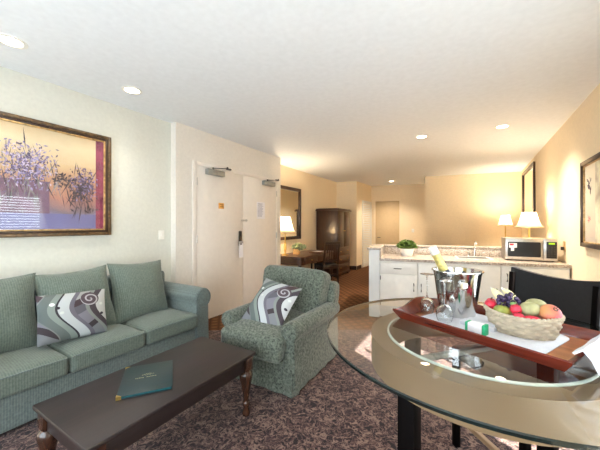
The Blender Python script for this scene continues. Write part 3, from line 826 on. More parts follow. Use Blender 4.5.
def table_lamp(name, label, loc, h_base, r_bot, r_top, h_sh, z_sh, base_m, watts, group=None, plinth=0.075):
    o = thing(name, label, 'lamp', loc, group=group)
    zb = z_sh
    G().lathe([(0, 0), (plinth, 0), (plinth, 0.012), (0.03, 0.025), (0.018, 0.05), (0.03, 0.10), (0.036, 0.16), (0.028, 0.24), (0.014, 0.30), (0.011, zb + 0.02), (0.011, zb + h_sh * 0.4), (0, zb + h_sh * 0.4)], 24).done('base', base_m, o)
    # bell shade with pleats
    seg = 64; n = 10
    t = G(); vs = []; fs = []
    for j in range(n + 1):
        k = j / n
        r = r_bot + (r_top - r_bot) * (k ** 0.5)
        for i in range(seg):
            a = 2 * PI * i / seg
            rr = r * (1 + 0.012 * (1 if i % 2 else -1)); vs.append((rr * math.cos(a), rr * math.sin(a), zb + h_sh * k))
    for j in range(n):
        for i in range(seg): fs.append((j * seg + i, j * seg + (i + 1) % seg, (j + 1) * seg + (i + 1) % seg, (j + 1) * seg + i))
    t.faces(vs, fs)
    sh = t.done('lamp_shade', 'shade', o)
    ring = G()
    for (r, z) in ((r_bot, zb), (r_top, zb + h_sh)):
        ring.tube([(r * math.cos(2 * PI * i / 32), r * math.sin(2 * PI * i / 32), z) for i in range(33)], 0.004, 6, caps=False)
    for a in (0, 2 * PI / 3, 4 * PI / 3): ring.tube([(0, 0, zb + h_sh - 0.01), (r_top * math.cos(a), r_top * math.sin(a), zb + h_sh)], 0.002, 5)
    ring.tube([(0, 0, zb + h_sh * 0.4), (0, 0, zb + h_sh + 0.02)], 0.003, 6)
    ring.done('shade_ring', 'gold', sh)
    G().ball((0, 0, zb + h_sh * 0.52), (0.028, 0.028, 0.036), 12).done('bulb', 'bulb', o)
    l = bpy.data.lights.new('lamp_light', 'POINT'); l.energy = watts; l.color = (1.0, 0.82, 0.58); l.shadow_soft_size = 0.07
    lo = bpy.data.objects.new('lamp_light', l); COL.objects.link(lo); lo.parent = o; lo.location = (0, 0, zb + h_sh * 0.82)
    return o
table_lamp('table_lamp', 'lit bell shaded lamp on the desk in front of the mirror', (-3.58, 5.33, 0.745), 0.4, 0.245, 0.11, 0.35, 0.49, 'gold', 45)

def foliage(name, m, n, c, rx, rz, leaf, parent, flat=0.3):
    g = G()
    for i in range(n):
        a = random.uniform(0, 2 * PI); el = math.asin(random.uniform(-0.15, 1.0)); rr = random.uniform(0.75, 1.05)
        p = Vector((rx * rr * math.cos(a) * math.cos(el), rx * rr * math.sin(a) * math.cos(el), rz * rr * math.sin(el)))
        d = Vector((math.cos(a), math.sin(a), random.uniform(-0.2, 1.2))).normalized()
        s = d.cross(Vector((random.uniform(-1, 1), random.uniform(-1, 1), random.uniform(-1, 1)))).normalized()
        L = leaf * random.uniform(0.7, 1.3); w = L * 0.35
        nn = d.cross(s) * L * 0.15
        q = Vector(c) + p
        g.faces([q - d * L * 0.5, q + s * w + nn, q + d * L * 0.5, q - s * w + nn], [(0, 1, 2), (0, 2, 3)])
    g.ball(c, (rx * 0.78, rx * 0.78, rz * 0.8), 14)
    return g.done(name, m, parent, smooth=False)
o = thing('flower_box', 'sage green plant in a small tan square pot on the desk', 'plant', (-3.46, 5.62, 0.745))
G().box(-0.06, -0.06, 0, 0.06, 0.06, 0.13, 0.006).done('pot', 'tan_pot', o)
foliage('foliage', 'leaf_grey', 260, (0.03, 0.05, 0.15), 0.15, 0.09, 0.06, o)
o = thing('paper_pad', 'dark leather writing pad lying on the desk', 'desk pad', (-3.30, 6.35, 0.745))
G().box(-0.14, -0.2, 0, 0.14, 0.2, 0.012, 0.003).done('cover', 'mahogany', o)
G().box(-0.11, -0.08, 0.012, 0.1, 0.16, 0.016, 0.001).done('sheet', 'paper', o)

# desk chair: faces the desk (-x)
dc = thing('desk_chair', 'dark wooden slat back chair pulled up to the desk', 'chair', (-3.06, 6.36, 0), D(-32))
G().box(-0.24, -0.22, 0.43, 0.20, 0.22, 0.475, 0.015).done('seat', 'black_leather', dc)
G().box(-0.22, -0.20, 0.37, 0.18, 0.20, 0.43, 0.004).done('seat_frame', 'dark_wood', dc)
for y in (-0.2, 0.2):
    G().beam((0.19, y, 0.0), (0.17, y, 0.45), 0.036, 0.036, 0.004).beam((0.17, y, 0.44), (0.25, y * 0.95, 1.0), 0.034, 0.034, 0.004).done('rear_leg', 'dark_wood', dc)
    G().beam((-0.21, y, 0.0), (-0.21, y, 0.43), 0.036, 0.036, 0.004).done('front_leg', 'dark_wood', dc)
G().beam((0.25, -0.21, 0.985), (0.25, 0.21, 0.985), 0.03, 0.06, 0.01).done('top_rail', 'dark_wood', dc)
G().beam((0.18, -0.19, 0.56), (0.18, 0.19, 0.56), 0.025, 0.035, 0.004).done('lower_rail', 'dark_wood', dc)
for y in (-0.12, -0.06, 0.0, 0.06, 0.12): G().beam((0.185, y, 0.57), (0.245, y, 0.96), 0.022, 0.012, 0.002).done('back_slat', 'dark_wood', dc)
for y in (-0.2, 0.2): G().beam((-0.21, y, 0.16), (0.18, y, 0.16), 0.02, 0.025, 0.003).done('stretcher', 'dark_wood', dc)

# armoire (faces +x)
ar = thing('armoire', 'tall walnut armoire with doors above drawers beyond the desk', 'armoire', (MX + 0.03, 7.16, 0))
G().box(0, 0.01, 0.10, 0.62, 0.93, 1.80, 0.004).done('body', 'walnut', ar)
g = G().box(-0.01, -0.03, 1.80, 0.67, 0.97, 1.835, 0.008).box(0, -0.015, 1.835, 0.65, 0.955, 1.865, 0.01)
g.done('cornice', 'walnut_h', ar)
g = G().box(0, -0.005, 0.04, 0.64, 0.945, 0.10, 0.006)
for x in (0.05, 0.58):
    for y in (0.05, 0.88): g.lathe([(0.03, 0), (0.045, 0.02), (0.03, 0.04)], 14, (x, y, 0))
g.done('plinth', 'walnut_h', ar)
for y0, y1, ky in ((0.03, 0.465, 0.43), (0.475, 0.91, 0.51)):
    dd = G().box(0.62, y0, 0.80, 0.637, y1, 1.78, 0.004).done('door', 'walnut', ar)
    G().box(0.637, y0 + 0.07, 0.88, 0.643, y1 - 0.07, 1.70, 0.004).done('door_panel', 'walnut', dd)
    G().lathe([(0.006, 0), (0.013, 0.014), (0.011, 0.022), (0, 0.024)], 12, mx=Matrix.Translation((0.637, ky, 1.25)) @ Matrix.Rotation(PI / 2, 4, 'Y')).done('knob', 'gold', dd)
for z0 in (0.12, 0.345, 0.57):
    dd = G().box(0.62, 0.03, z0, 0.637, 0.91, z0 + 0.215, 0.004).done('drawer', 'walnut_h', ar)
    for y in (0.22, 0.72): G().lathe([(0.006, 0), (0.013, 0.014), (0.011, 0.022), (0, 0.024)], 12, mx=Matrix.Translation((0.637, y, z0 + 0.11)) @ Matrix.Rotation(PI / 2, 4, 'Y')).done('knob', 'gold', dd)

# ------------------------------------------------------------------ kitchenette (local frame turned by KA)
KO = (-1.394, 4.40, 0.0)
kc, ks = math.cos(KA), math.sin(KA)
def kx_wall(y, gap=0.006): return (RX - gap - KO[0] + y * ks) / kc
def kw(x, y, z=0.0): return (KO[0] + x * kc - y * ks, KO[1] + x * ks + y * kc, z)
PD = 0.78                              # depth from cabinet face to the half wall
g = G().prism([(0, 0), (0.155, 0), (0.155, PD), (kx_wall(PD), PD), (kx_wall(PD + 0.13), PD + 0.13), (0, PD + 0.13)], 0, 1.03)
wh = struct(g.done('wall_half', 'pony_paint', None, KO, KA, smooth=False), 'low white half wall with granite cap around the kitchenette', 'half wall')
o = G().prism([(-0.025, -0.03), (0.18, -0.03), (0.18, PD - 0.03), (kx_wall(PD - 0.03), PD - 0.03), (kx_wall(PD + 0.16), PD + 0.16), (-0.025, PD + 0.16)], 1.031, 1.062, 0.006).done('granite_cap', 'granite', wh)
o = thing('granite_worktop', 'speckled granite worktop of the kitchenette with upstand', 'worktop', KO, KA)
SX0, SX1, SY0, SY1 = 1.29, 1.72, 0.33, 0.66
g = G()
g.prism([(0.158, -0.03), (SX0, -0.03), (SX0, PD - 0.005), (0.158, PD - 0.005)], 0.868, 0.905)
g.prism([(SX1, -0.03), (kx_wall(-0.03), -0.03), (kx_wall(PD), PD - 0.005), (SX1, PD - 0.005)], 0.868, 0.905)
g.box(SX0, -0.03, 0.868, SX1, SY0, 0.905).box(SX0, SY1, 0.868, SX1, PD - 0.005, 0.905)
g.done('slab', 'granite', o)
g = G().box(0.182, PD - 0.022, 0.906, kx_wall(PD) - 0.03, PD - 0.004, 1.029, 0.002).box(0.158, 0.0, 0.906, 0.176, PD - 0.004, 1.029, 0.002)
g.done('upstand', 'granite', o)
# sink and tap
o = thing('sink', 'small steel sink basin set into the granite worktop', 'sink', KO, KA)
g = G()
zr = 0.9065
g.box(SX0 - 0.015, SY0 - 0.015, zr, SX1 + 0.015, SY0 + 0.006, zr + 0.006, 0.002).box(SX0 - 0.015, SY1 - 0.006, zr, SX1 + 0.015, SY1 + 0.015, zr + 0.006, 0.002)
g.box(SX0 - 0.015, SY0, zr, SX0 + 0.006, SY1, zr + 0.006, 0.002).box(SX1 - 0.006, SY0, zr, SX1 + 0.015, SY1, zr + 0.006, 0.002)
g.done('rim', 'white_plastic', o)
a, b, c_, d_ = SX0 + 0.004, SX1 - 0.004, SY0 + 0.004, SY1 - 0.004
G().box(a, c_, 0.80, b, d_, 0.804).box(a, c_, 0.80, a + 0.004, d_, zr).box(b - 0.004, c_, 0.80, b, d_, zr).box(a, c_, 0.80, b, c_ + 0.004, zr).box(a, d_ - 0.004, 0.80, b, d_, zr).done('basin', 'brushed', o)
fx, fy = 1.57, 0.705
o = thing('kitchen_faucet', 'chrome gooseneck faucet behind the sink', 'faucet', kw(fx, fy, 0.905), KA)
G().box(-0.11, -0.022, 0.0, 0.11, 0.022, 0.012, 0.005).done('base_plate', 'steel', o)
G().tube([(0, 0, 0.01), (0, 0, 0.16), (0, -0.012, 0.21), (0, -0.05, 0.245), (0, -0.10, 0.235), (0, -0.125, 0.195)], [0.016, 0.013, 0.012, 0.011, 0.011, 0.010], 12).done('spout', 'steel', o)
for sx in (-1, 1):
    G().lathe([(0.014, 0.012), (0.012, 0.05), (0.016, 0.06), (0.006, 0.068), (0, 0.07)], 14, (sx * 0.085, 0, 0)).beam((sx * 0.085, 0, 0.06), (sx * 0.14, -0.02, 0.075), 0.01, 0.008, 0.002).done('tap_handle', 'steel', o)

def bar_pull(parent, p, q, out=0.028, m='dark_metal'):
    p = Vector(p); q = Vector(q); n = Vector((0, -out, 0))
    G().tube([p, p + n * 0.8, p + n + (q - p) * 0.12, q + n - (q - p) * 0.12, q + n * 0.8, q], 0.006, 8).done('handle', m, parent)
def cabinet(label, x0, x1, fronts, top=0.866):
    o = thing('base_cabinet', label, 'cabinet', KO, KA, group='white kitchenette base cabinets')
    g = G().box(x0 + 0.002, 0.003, 0.10, x1 - 0.002, PD - 0.06, top).box(x0 + 0.002, 0.06, 0.0, x1 - 0.002, PD - 0.06, 0.10)
    if top < 0.86: g.box(x0 + 0.002, 0.003, top, x1 - 0.002, 0.05, 0.866)
    g.done('body', 'white_paint', o)
    for kind, a, b, z0, z1, h in fronts:
        d = G().box(a, -0.017, z0, b, 0.002, z1, 0.003).done(kind, 'white_paint', o)
        G().box(a + 0.05, -0.0205, z0 + 0.045, b - 0.05, -0.016, z1 - 0.045, 0.002).done('panel', 'white_paint', d) if False else None
        if h: bar_pull(d, *h)
    return o
ca = cabinet('white base cabinet with one drawer at the left end of the kitchenette', 0.157, 0.70, [
    ('drawer', 0.175, 0.692, 0.68, 0.845, ((0.37, -0.017, 0.76), (0.47, -0.017, 0.76))),
    ('door', 0.175, 0.692, 0.115, 0.668, ((0.645, -0.017, 0.44), (0.645, -0.017, 0.55)))])
for z in (0.2, 0.58): G().lathe([(0.006, z), (0.006, z + 0.06)], 8, (0.172, -0.02, 0)).done('hinge', 'dark_metal', ca)
cabinet('wide white sink cabinet in the middle of the kitchenette', 0.70, 1.735, [
    ('door', 0.708, 1.213, 0.115, 0.845, ((0.745, -0.017, 0.44), (0.745, -0.017, 0.55))),
    ('door', 1.221, 1.727, 0.115, 0.845, ((1.685, -0.017, 0.44), (1.685, -0.017, 0.55)))], 0.795)
cabinet('white base cabinet at the wall end of the kitchenette behind the black chair', 1.735, kx_wall(0.0) - 0.004, [
    ('door', 1.743, kx_wall(0.0) - 0.02, 0.115, 0.845, ((1.80, -0.017, 0.66), (1.80, -0.017, 0.76)))])

# potted plant on the worktop
o = thing('potted_plant', 'round green plant in a white bowl on the left of the worktop', 'plant', kw(0.555, 0.50, 0.905), 0)
G().lathe([(0, 0), (0.08, 0), (0.095, 0.05), (0.115, 0.115), (0.118, 0.12), (0.108, 0.12), (0.10, 0.09), (0.0, 0.085)], 28).done('bowl', 'ceramic', o)
foliage('foliage', 'leaf', 700, (0, 0, 0.150), 0.15, 0.105, 0.035, o)

# microwave
MK = 0.92
mw = thing('microwave', 'steel microwave with dark glass door on the worktop', 'microwave', kw(2.19, 0.45, 0.905), D(3))
mwW, mwD, mwH = 0.315, 0.16, 0.345
g = G().box(-mwW, -mwD, 0.015, mwW, mwD + 0.10, mwH, 0.006)
g.done('body', 'brushed', mw)
for x in (-0.28, 0.28):
    for y in (-0.1, 0.2): G().lathe([(0.015, 0), (0.015, 0.016)], 10, (x, y, 0)).done('foot', 'black_plastic', mw)
dr = G().box(-mwW, -mwD - 0.022, 0.02, 0.145, -mwD, mwH - 0.003, 0.005).done('door', 'brushed', mw)
G().prism(rrect(-0.285, 0.065, 0.12, 0.29, (0.02,) * 4), 0, 0.004, mx=Matrix(((1, 0, 0, 0), (0, 0, -1, -mwD - 0.0215), (0, 1, 0, 0), (0, 0, 0, 1)))).done('window', 'black_plastic', dr)
G().box(-0.27, -mwD - 0.0272, 0.20, -0.17, -mwD - 0.0262, 0.27).box(-0.245, -mwD - 0.0272, 0.15, -0.205, -mwD - 0.0262, 0.20).done('white_patch', 'paper', dr)  # white patch on the dark door window, with a red patch over it
G().box(-0.26, -mwD - 0.0282, 0.235, -0.21, -mwD - 0.0274, 0.262).done('red_patch', 'red_fruit', dr)
G().tube([(0.134, -mwD - 0.02, 0.06), (0.134, -mwD - 0.05, 0.07), (0.134, -mwD - 0.05, 0.29), (0.134, -mwD - 0.02, 0.30)], 0.009, 8).done('door_handle', 'brushed', dr)
cp = G().box(0.150, -mwD - 0.02, 0.02, mwW, -mwD, mwH - 0.003, 0.005).done('control_panel', 'brushed', mw)
G().box(0.185, -mwD - 0.024, 0.055, 0.305, -mwD - 0.019, 0.30, 0.003).done('keypad', 'black_plastic', cp)
G().box(0.21, -mwD - 0.026, 0.262, 0.28, -mwD - 0.023, 0.285, 0.001).done('display', 'display', cp)
g = G()
for r in range(6):
    for c in range(3): g.box(0.202 + c * 0.034, -mwD - 0.0255, 0.08 + r * 0.027, 0.222 + c * 0.034, -mwD - 0.0235, 0.094 + r * 0.027, 0.001)
g.done('keys', 'dark_metal', cp)
mw.scale = (MK, MK, MK)
# outlet with plug by the microwave
o = thing('wall_outlet', 'wall outlet with a plug beside the microwave', 'outlet', (RX, 5.20, 1.12), PI / 2)
G().box(-0.05, 0, -0.07, 0.05, 0.008, 0.07, 0.003).done('cover_plate', 'frame_gilt', o)
G().box(-0.02, 0.008, -0.05, 0.02, 0.04, -0.005, 0.005).done('plug', 'dark_metal', o)

# beyond the half wall: dresser with the large lamp, corner table with the small lamp
dv = thing('dresser', 'walnut dresser along the right wall under the large lamp', 'dresser', (0.80, 6.40, 0))
G().box(-0.22, -0.55, 0.05, 0.22, 0.55, 0.78, 0.004).done('body', 'walnut', dv)
G().box(-0.24, -0.57, 0.78, 0.23, 0.57, 0.805, 0.006).done('top', 'walnut_h', dv)
for i in range(3): 
    dd = G().box(-0.236, -0.52, 0.09 + i * 0.23, -0.22, 0.52, 0.30 + i * 0.23, 0.003).done('drawer', 'walnut_h', dv)
    for y in (-0.25, 0.25): G().ball((-0.245, y, 0.2 + i * 0.23), 0.013, 8).done('knob', 'gold', dd)
G().box(-0.20, -0.53, 0, 0.2, 0.53, 0.05).done('plinth', 'walnut_h', dv)
table_lamp('table_lamp', 'large lit bell shaded lamp beyond the microwave under the tall mirror', (0.785, 6.10, 0.805), 0.4, 0.205, 0.092, 0.25, 0.565, 'gold', 19)
st = thing('side_table', 'small round walnut table in the far corner under the small lamp', 'side table', (0.66, 8.70, 0))
G().lathe([(0, 0.66), (0.25, 0.66), (0.26, 0.675), (0.25, 0.69), (0, 0.69)], 32).done('tabletop', 'walnut_h', st)
G().lathe([(0.03, 0.08), (0.04, 0.2), (0.025, 0.35), (0.035, 0.6), (0.05, 0.66)], 18).done('pedestal', 'walnut', st)
for a in range(3): G().tube([(0.02 * math.cos(a * 2.094), 0.02 * math.sin(a * 2.094), 0.14), (0.12 * math.cos(a * 2.094), 0.12 * math.sin(a * 2.094), 0.10), (0.22 * math.cos(a * 2.094), 0.22 * math.sin(a * 2.094), 0.014)], [0.02, 0.017, 0.014], 8).done('foot', 'walnut', st)
table_lamp('table_lamp', 'small lit bell shaded lamp in the far corner left of the large lamp', (0.66, 8.70, 0.69), 0.4, 0.18, 0.085, 0.25, 0.70, 'gold', 44)
o = thing('wall_mirror', 'tall dark framed mirror on the right wall above the large lamp', 'mirror', (RX, 8.15, 2.05), PI / 2)
frame_obj(0.80, 0.63, 0.07, 0.04, 'frame_dark', o)
G().box(-0.74, 0.004, -0.57, 0.74, 0.016, 0.57).done('mirror_glass', 'mirror', o)
rp = thing('framed_picture', 'brown framed pale picture on the right wall near the camera', 'picture', (RX, 4.005, 1.635), PI / 2)
frame_obj(0.35, 0.46, 0.045, 0.045, 'frame_dark', rp)
frame_obj(0.305, 0.415, 0.012, 0.03, 'frame_gilt', rp, 'gilt_fillet')
g = G().box(-0.295, 0.004, -0.405, 0.295, 0.014, 0.405)
petals(g, 1, 16, (0.10, 0.22), (0.12, 0.26), 0.035, 0.016)
petals(g, 2, 8, (0.12, 0.22), (-0.20, -0.14), 0.022, 0.0165)
art2 = g.done('canvas', ['art_right', 'pet_dark', 'red_fruit'], rp, smooth=False)
G().box(-0.02, 0.014, -0.405, -0.295, 0.0155, 0.405).done('brown_panel', 'art_right_dark', art2)
G().box(-0.295, 0.020, -0.405, 0.295, 0.022, 0.405).done('glazing', 'matte_glass', rp)

# ------------------------------------------------------------------ round glass table
TZ = 0.91
TC = (0.013, 1.546)
tb = thing('dining_table', 'round glass topped table with beige ring apron and dark legs', 'table', (TC[0], TC[1], 0))
TR = 0.68
G().lathe([(0.0, TZ), (TR - 0.022, TZ), (TR - 0.003, TZ - 0.0015)], 96, cap=False).done('glass_top', 'table_glass', tb)
G().lathe([(TR - 0.004, TZ - 0.0005), (TR, TZ - 0.004), (TR, TZ - 0.013), (TR - 0.005, TZ - 0.015)], 96, cap=False).done('glass_edge', 'glass_edge', tb)
RI, RO = 0.385, 0.468
g = G().lathe([(RI, TZ - 0.018), (RO, TZ - 0.018), (RO, TZ - 0.155), (RI, TZ - 0.155), (RI, TZ - 0.018)], 72, cap=False)
g.done('apron_ring', 'apron', tb)
G().tube([((RI + 0.003) * math.cos(2 * PI * i / 72), (RI + 0.003) * math.sin(2 * PI * i / 72), TZ - 0.015) for i in range(73)], 0.006, 8, caps=False).done('inner_lip', 'glass_lip', tb)
ang0 = th = math.atan2(174, 290)
for a in (203, 12, 112, 312):
    # angles measured in the direction frame of the old axis, turned into room axes
    ra = D(a) + th
    x, y = 0.40 * math.cos(ra), 0.40 * math.sin(ra)
    G().box(-0.034, -0.034, 0, 0.034, 0.034, TZ - 0.155, 0.004, Matrix.Translation((x, y, 0)) @ Matrix.Rotation(ra + D(20), 4, 'Z')).done('leg', 'black_wood', tb)
g = G()
for a, b in ((203, 12), (112, 312)):
    p = (RI * math.cos(D(a) + th), RI * math.sin(D(a) + th), TZ - 0.045); q = (RI * math.cos(D(b) + th), RI * math.sin(D(b) + th), TZ - 0.045)
    g.beam(p, q, 0.022, 0.022, 0.003)
g.done('cross_brace', 'nickel', tb)

# ------------------------------------------------------------------ counter-height chair (front faces the table)
def stool(label, loc, rz):
    c = thing('counter_chair', label, 'chair', loc, rz, group='black counter height chairs')
    w = 0.235; SZ = 0.64
    # local -y = front
    G().rbox((0, 0, SZ - 0.03), (w + 0.01, 0.225, 0.035), 0.02, 8, crown=0.012).done('seat', 'navy_seat', c)
    for sx in (-1, 1):
        G().beam((sx * w, 0.20, 0), (sx * w, 0.20, SZ - 0.05), 0.034, 0.034, 0.003).beam((sx * w, 0.20, SZ - 0.06), (sx * (w + 0.005), 0.235, 1.10), 0.030, 0.026, 0.003).done('rear_leg', 'black_wood', c)
        G().beam((sx * w, -0.19, 0), (sx * w, -0.19, SZ - 0.05), 0.036, 0.036, 0.003).done('front_leg', 'black_wood', c)
    # curved padded back panel
    n = 12; vs = []; fs = []
    for j, z in ((0, 0.755), (1, 1.13)):
        for i in range(n + 1):
            u = -1 + 2 * i / n
            yc = 0.225 + 0.035 * (1 - u * u) + (0.03 if j else 0)
            zz = z - (0.03 * (1 - u * u) if j else 0)
            vs += [(u * (w + 0.02), yc - 0.016, zz), (u * (w + 0.02), yc + 0.016, zz)]
    m_ = 2 * (n + 1)
    for i in range(n):
        a = 2 * i
        fs += [(a, a + 2, m_ + a + 2, m_ + a), (a + 1, m_ + a + 1, m_ + a + 3, a + 3), (m_ + a, m_ + a + 2, m_ + a + 3, m_ + a + 1), (a, a + 1, a + 3, a + 2)]
    fs += [(0, m_, m_ + 1, 1), (2 * n, 2 * n + 1, m_ + 2 * n + 1, m_ + 2 * n)]
    g = G().faces(vs, fs); bmesh.ops.recalc_face_normals(g.b, faces=g.b.faces)
    g.done('back_panel', 'black_leather', c)
    G().beam((-w, -0.19, 0.20), (w, -0.19, 0.20), 0.026, 0.030, 0.003).done('foot_rail', 'light_wood', c)
    for sx in (-1, 1): G().beam((sx * w, -0.19, 0.26), (sx * w, 0.20, 0.26), 0.022, 0.026, 0.003).done('stretcher', 'black_wood', c)
    G().beam((-w, 0.20, 0.30), (w, 0.20, 0.30), 0.022, 0.026, 0.003).done('stretcher', 'black_wood', c)
    return c
stool('black leather counter chair behind the fruit basket with its back to the kitchenette', (0.20, 2.05, 0), math.atan2(-0.37, 0.32))

# ------------------------------------------------------------------ tray and what stands on it
TA = D(-26.8)
TO = (0.055, 1.645, TZ + 0.001)
def tw(x, y, z=0.0): return (TO[0] + x * math.cos(TA) - y * math.sin(TA), TO[1] + x * math.sin(TA) + y * math.cos(TA), TO[2] + z)
tr = thing('serving_tray', 'red mahogany serving tray with flared rails on the glass table', 'tray', TO, TA)
tx, ty = 0.345, 0.215
G().box(-tx + 0.02, -ty + 0.02, 0.0, tx - 0.02, ty - 0.02, 0.010, 0.002).done('tray_base', 'tray_floor', tr)
def rail(p, q, n, name):
    """flared rail: leaning plank with a rounded lip; n = outward normal"""
    p = Vector(p); q = Vector(q); n = Vector(n); up = Vector((0, 0, 1))
    prof = [(0.0, 0.0), (0.014, 0.0), (0.040, 0.038), (0.043, 0.046), (0.036, 0.050), (0.026, 0.046), (0.004, 0.012)]
    vs = []; fs = []
    for e in (p, q):
        for a, b in prof:
            ext = (e - (p + q) / 2).normalized() * a
            vs.append(e + n * a + up * b + ext)
    k = len(prof)
    for i in range(k): fs.append((i, (i + 1) % k, k + (i + 1) % k, k + i))
    fs += [tuple(range(k - 1, -1, -1)), tuple(range(k, 2 * k))]
    g = G().faces(vs, fs); bmesh.ops.recalc_face_normals(g.b, faces=g.b.faces)
    return g.done(name, 'mahogany', tr, ang=50)
ix, iy = tx - 0.02, ty - 0.02
rail((-ix, -iy, 0), (ix, -iy, 0), (0, -1, 0), 'long_rail')
rail((ix, iy, 0), (-ix, iy, 0), (0, 1, 0), 'long_rail')
def end_rail(sx):
    """end board rising to a scalloped handle"""
    n = 24; vs = []; fs = []
    for i in range(n + 1):
        u = -1 + 2 * i / n
        h = 0.046 + 0.030 * max(0.0, math.cos(u * PI / 2 * 1.25)) ** 1.5
        for (o_, z) in ((0.0, 0.0), (0.014, 0.0), (0.014 + h * 0.62, h), (0.003 + h * 0.55, h + 0.004)):
            ext = o_ * (1 if abs(u) > 0.99 else abs(u))
            vs.append((sx * (ix + o_), u * iy + math.copysign(ext, u) * (abs(u) ** 6), z))
    for i in range(n):
        for k in range(4): fs.append((i * 4 + k, i * 4 + (k + 1) % 4, (i + 1) * 4 + (k + 1) % 4, (i + 1) * 4 + k))
    fs += [(0, 1, 2, 3), (n * 4 + 3, n * 4 + 2, n * 4 + 1, n * 4)]
    g = G().faces(vs, fs); bmesh.ops.recalc_face_normals(g.b, faces=g.b.faces)
    return g.done('end_rail', 'mahogany', tr)
end_rail(-1); end_rail(1)

# linen cloth under the things
o = G().prism(rrect(-0.27, -0.175, 0.262, 0.175, (0.06, 0.05, 0.02, 0.02)), 0.0105, 0.0135, 0.001).done('tray_cloth', 'linen', None, TO, TA)
tag(o, 'white linen cloth laid over the tray base', 'cloth')
CZ = 0.014

# second linen napkin thrown over the right end rail
sec = [(ix + 0.040, 0.070), (ix + 0.061, 0.088), (ix + 0.080, 0.064), (ix + 0.094, 0.020), (ix + 0.100, 0.020), (ix + 0.088, 0.068), (ix + 0.063, 0.096), (ix + 0.034, 0.074)]
vs = []; fs = []; n = 14; kk = len(sec)
for i in range(n + 1):
    y = -0.205 + 0.33 * i / n
    for (x, z) in sec: vs.append((x + 0.004 * math.sin(i * 1.3) * (z < 0.05), y + 0.01 * math.sin(z * 60), max(0.003, z + 0.002 * math.sin(i * 0.9))))
for i in range(n):
    for k in range(kk): fs.append((i * kk + k, i * kk + (k + 1) % kk, (i + 1) * kk + (k + 1) % kk, (i + 1) * kk + k))
fs += [tuple(range(kk)), tuple(range(n * kk + kk - 1, n * kk - 1, -1))]
g = G().faces(vs, fs); bmesh.ops.recalc_face_normals(g.b, faces=g.b.faces)
o = g.done('linen_napkin', 'linen', None, TO, TA)
tag(o, 'white linen napkin thrown over the right end of the tray', 'napkin')

# ice bucket
bk = thing('ice_bucket', 'polished steel ice bucket holding a champagne bottle', 'ice bucket', (-0.080, 1.80, TZ + CZ + 0.001))
bp = [(0.0, 0.0), (0.082, 0.0), (0.088, 0.004), (0.096, 0.06), (0.106, 0.14), (0.116, 0.215), (0.120, 0.232), (0.127, 0.236), (0.127, 0.241), (0.117, 0.239), (0.112, 0.215), (0.102, 0.14), (0.092, 0.06), (0.084, 0.008), (0.0, 0.008)]
G().lathe(bp, 56).done('body', 'steel', bk)
for sgn in (0, 1):
    a = D(-75) + sgn * PI
    ca_, sa_ = math.cos(a), math.sin(a)
    g = G().lathe([(0.012, 0.0), (0.012, 0.012), (0.022, 0.016), (0.024, 0.022), (0.018, 0.030), (0, 0.032)], 18, mx=Matrix.Translation((0.108 * ca_, 0.108 * sa_, 0.175)) @ Vector((ca_, sa_, 0)).to_track_quat('Z', 'Y').to_matrix().to_4x4())
    g.done('handle_knob', 'steel', bk)
# bottle leaning in the bucket
bt = thing('champagne_bottle', 'champagne bottle with gold foil neck leaning in the ice bucket', 'bottle', (-0.046, 1.825, TZ + CZ + 0.018), rot=Euler((D(3), D(-27), D(26))))
G().lathe([(0.0, 0.0), (0.038, 0.0), (0.043, 0.006), (0.043, 0.14), (0.040, 0.17), (0.031, 0.20), (0.024, 0.225)], 28).done('body', 'green_glass', bt)
G().lathe([(0.0335, 0.194), (0.0285, 0.214), (0.0255, 0.23), (0.0242, 0.245), (0.0236, 0.262)], 28, cap=False).done('neck_label', 'label_dark', bt)
for i in range(9): G().obox((0.0278 * math.cos(i * 0.7), 0.0278 * math.sin(i * 0.7), 0.225 + 0.006 * (i % 2)), (0.008, 0.010, 0.012), i * 0.7).done('silver_mark', 'label_silver', bt)
G().lathe([(0.0245, 0.252), (0.0228, 0.28), (0.0208, 0.325), (0.0212, 0.332), (0.0206, 0.355)], 28).done('gold_foil', 'foil', bt)
G().lathe([(0.0214, 0.35), (0.0220, 0.372), (0.0205, 0.392), (0.0, 0.398)], 28).done('foil_cap', 'foil_tip', bt)

# upturned wine glasses: bowl mouth down, foot in the air
def wineglass(label, x, y, h=0.185, k=1.0):
    o = thing('wine_glass', label, 'wine glass', (x, y, TZ + CZ + 0.001), group='upturned wine glasses')
    G().lathe([(0.030 * k, 0.0), (0.036 * k, 0.02), (0.037 * k, 0.04), (0.030 * k, 0.065), (0.014, 0.080), (0.006, 0.085), (0.006, 0.079), (0.012, 0.076), (0.027 * k, 0.062), (0.034 * k, 0.04), (0.033 * k, 0.02), (0.027 * k, 0.0), (0.030 * k, 0.0)], 28, cap=False).done('bowl', 'crystal', o)
    G().lathe([(0.0055, 0.083), (0.0035, 0.10), (0.0033, h - 0.02), (0.006, h - 0.008)], 16).done('stem', 'crystal', o)
    G().lathe([(0.004, h - 0.010), (0.02, h - 0.006), (0.036, h - 0.002), (0.037, h), (0.0, h + 0.001)], 28, cap=False).done('foot', 'crystal', o)
    return o
wineglass('upturned wine glass nearest the left end of the tray', -0.224, 1.748, 0.213, 1.0)
wineglass('upturned wine glass in front of the ice bucket', -0.128, 1.640, 0.205, 1.1)

